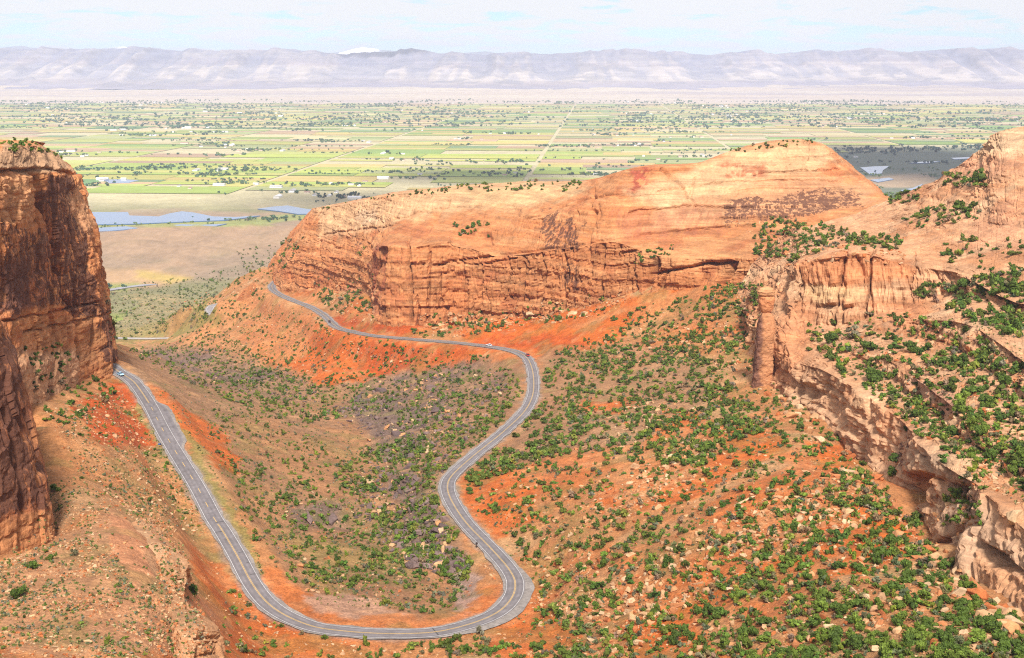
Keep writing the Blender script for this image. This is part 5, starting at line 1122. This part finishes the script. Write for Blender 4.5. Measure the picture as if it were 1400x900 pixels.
for v in range(5):
    V, F, sh = crown_arrays(prs, 34, .26, 4, .85); T = []
    for f in F: T.append(f[:3]); (T.append((f[0], f[2], f[3])) if f[2] != f[3] else None)
    VP.append((V, np.array(T), sh))
order = sorted(range(len(VT)), key=lambda i: -VT[i][2] / VT[i][1])
vis = []
for i in order:
    x, y, r, ci = VT[i]; q = np.array([[x, y, -348 + r]]); a, b = proj(q)
    if not (-20 < a[0] < 1420): continue
    h = C.ray_cast(DG, (0, 0, 0), Vector(q[0]).normalized(), distance=float(np.linalg.norm(q[0])) - 40)
    if not h[0]: vis.append((i, float(a[0]), float(b[0])))
LANDM_V = [('the long blue pond', 230, 298), ('the small blue pond', 395, 287), ('the desert highway', 250, 385), ('the dark wood by the river', 1240, 206), ('the river reach', 1195, 233), ('the brown flats by the river', 1230, 247), ('the farm above the mesa corner', 460, 270), ('the stained cliff top', 120, 235), ('the mesa crest shrubs', 690, 250), ('the dome shoulder', 900, 225), ('the pale pool in the green field', 165, 247), ('the rust-brown flats', 250, 310), ('the far edge of the farmland', 700, 150), ('the dome top', 1080, 190), ('the skyline caprock', 1370, 185)]
LANDM = LANDM_V
IND = vis[:200]; ind_set = {v[0] for v in IND}
VTM = {}
for ci in range(3):
    for v in range(3): V, T, sh = VP[v]; VTM[ci, v] = mk_mesh('crown', V, T, np.array(VLC[ci])[None] * sh[:, None])
VTR = trunk_mesh('trunk', prs, 3)
def numbered(items):
    out = describe(items, ''); cnt = {}
    return out
lab = numbered([(a, b, f'{["leafy", "pale leafy", "dark bushy"][VT[i][3]]} {"big" if VT[i][2] > 9 else "small"} valley tree') for i, a, b in IND])
for (i, a, b), lb in zip(IND, lab):
    x, y, r, ci = VT[i]; o = bpy.data.objects.new('valley_tree', None); COL.objects.link(o); o.location = (x, y, float(vz(y)) - .4); s = r * .95; o.scale = (s, s, s * vrs.uniform(.85, 1.15)); o.rotation_euler = (0, 0, vrs.uniform(0, 6.28))
    tag(o, None, lb, 'tree', 'trees on the valley floor'); link('crown', VTM[ci, vrs.randint(3)], M_leaf, o); link('trunk', VTR, M_bark, o)
inst = [(vrs.randint(5), (x, y, float(vz(y)) - .4), (r, r, r * vrs.uniform(.8, 1.1)), vrs.uniform(0, 6.28), np.array(VLC[ci]) * vrs.uniform(.8, 1.2)) for i, (x, y, r, ci) in enumerate(VT) if i not in ind_set]
merge('valley_trees', VP, inst, M_scrub, 'groves and tree lines scattered over the far farmland')
def house_mesh(w, d, h, rh):
    V = [(-w, -d, 0), (w, -d, 0), (w, d, 0), (-w, d, 0), (-w, -d, h), (w, -d, h), (w, d, h), (-w, d, h)]; F = [(0, 1, 5, 4), (1, 2, 6, 5), (2, 3, 7, 6), (3, 0, 4, 7)]
    e = .6; rv = [(-w - e, -d - e, h - .1), (w + e, -d - e, h - .1), (w + e, d + e, h - .1), (-w - e, d + e, h - .1), (-w - e, 0, h + rh), (w + e, 0, h + rh)]; b = 8; V += rv
    F2 = [(b, b + 1, b + 5, b + 4), (b + 2, b + 3, b + 4, b + 5), (b + 1, b + 2, b + 5), (b + 3, b, b + 4), (b, b + 3, b + 2, b + 1)]; return V, F, F2
WALLS = [flat('house_wall', c, .8, 0, .1, .2) for c in ((.80,.78,.74), (.66,.58,.47), (.72,.74,.78))]; ROOFS = [flat('house_roof', c, .7, 0, .15, .3) for c in ((.78,.78,.80), (.32,.20,.16), (.40,.38,.37))]
HM = {}
for kk, dims in ((0, (8, 5, 4, 2.6)), (1, (18, 8, 6, 3.5))):
    V, F1, F2 = house_mesh(*dims); used = sorted({i for f in F1 for i in f}); a = bpy.data.meshes.new('wall'); a.from_pydata(V[:8], [], F1); b = bpy.data.meshes.new('roof'); b.from_pydata(V[8:], [], [tuple(i - 8 for i in f) for f in F2])
    for wi in range(3):
        a2, b2 = a.copy(), b.copy(); a2.materials.append(WALLS[wi]); b2.materials.append(ROOFS[wi]); HM[kk, wi] = (a2, b2)
hv = []
for x, y, big in HOUSES:
    q = np.array([[x, y, -346.]]); a, b = proj(q)
    if -20 < a[0] < 1420 and y > 2900 and not C.ray_cast(DG, (0, 0, 0), Vector(q[0]).normalized(), distance=float(np.linalg.norm(q[0])) - 60)[0]: hv.append((x, y, big, vrs.randint(3), float(a[0]), float(b[0])))
lab = describe([(h[4], h[5], f'{["white", "tan", "pale grey"][h[3]]} {"long barn" if h[2] else "small farmhouse"}') for h in hv], '')
for (x, y, big, wi, a, b), lb in zip(hv, lab):
    o = bpy.data.objects.new('barn' if big else 'farmhouse', None); COL.objects.link(o); o.location = (x, y, float(vz(y)) - .9); o.rotation_euler = (0, 0, R(-4) + vrs.choice([0, math.pi / 2]) + vrs.randn() * .05); tag(o, None, lb, 'barn' if big else 'farmhouse', 'farm buildings in the valley')
    w_, r_ = HM[int(big), wi]; link('wall', w_, None, o); link('roof', r_, None, o)

# ------------------------------------------------------------------ fair-weather clouds overhead that shade parts of the valley
M_cloud = flat('cloud', (.9, .9, .92), 1.0)
IV, IF = ico(3)
def cloud(px, py, rx, ryy, lb, z0=1500.0, zg=-350.0):
    g = PZ(px, py, zg); k = (z0 - zg) / TOSUN[2]; c = g + TOSUN * k
    V = IV * np.array((rx, ryy, min(rx, ryy) * .22)); n = fbm(IV[:, 0] * 2.2 + px, IV[:, 1] * 2.2, IV[:, 2] * 2, 4); V = V * (1 + .38 * n)[:, None]; V[:, 2] = np.where(V[:, 2] < 0, V[:, 2] * .35, V[:, 2])
    o = link('cloud', mk_mesh('cloud', V, IF, None, True), M_cloud, None, None, lb, 'cloud', 'clouds overhead'); o.location = c
cloud(1250, 222, 420, 950, 'cloud overhead shading the river woods'); cloud(660, 240, 300, 330, 'cloud overhead shading the field behind the mesa crest'); cloud(470, 272, 260, 200, 'cloud overhead shading the farm behind the mesa corner')
cloud(515, 112, 750, 900, 'cloud far off shading the foot of the shale cliffs', 1700, -225); cloud(1400, 104, 700, 900, 'cloud far off shading the right end of the shale cliffs', 1700, -190)
# ------------------------------------------------------------------ haze and drifting clouds
def box(name, lo, hi):
    V = [(x, y, z) for x in (lo[0], hi[0]) for y in (lo[1], hi[1]) for z in (lo[2], hi[2])]
    F = [(0, 1, 3, 2), (4, 6, 7, 5), (0, 4, 5, 1), (2, 3, 7, 6), (0, 2, 6, 4), (1, 5, 7, 3)]
    me = bpy.data.meshes.new(name); me.from_pydata(V, [], F); me.update(); return me
mh = bpy.data.materials.new('haze_air'); mh.use_nodes = True; nt = mh.node_tree; nt.nodes.clear()
o_ = nt.nodes.new('ShaderNodeOutputMaterial'); v_ = nt.nodes.new('ShaderNodeVolumePrincipled'); nt.links.new(v_.outputs[0], o_.inputs['Volume'])
v_.inputs['Color'].default_value = (.66, .74, 1.0, 1); v_.inputs['Density'].default_value = 4.4e-5; v_.inputs['Anisotropy'].default_value = 0.15
hz_o = link('haze', box('haze', (-19000, -900, -480), (19000, 27000, 420)), mh, kind='stuff', label='thin pale air haze over the valley')
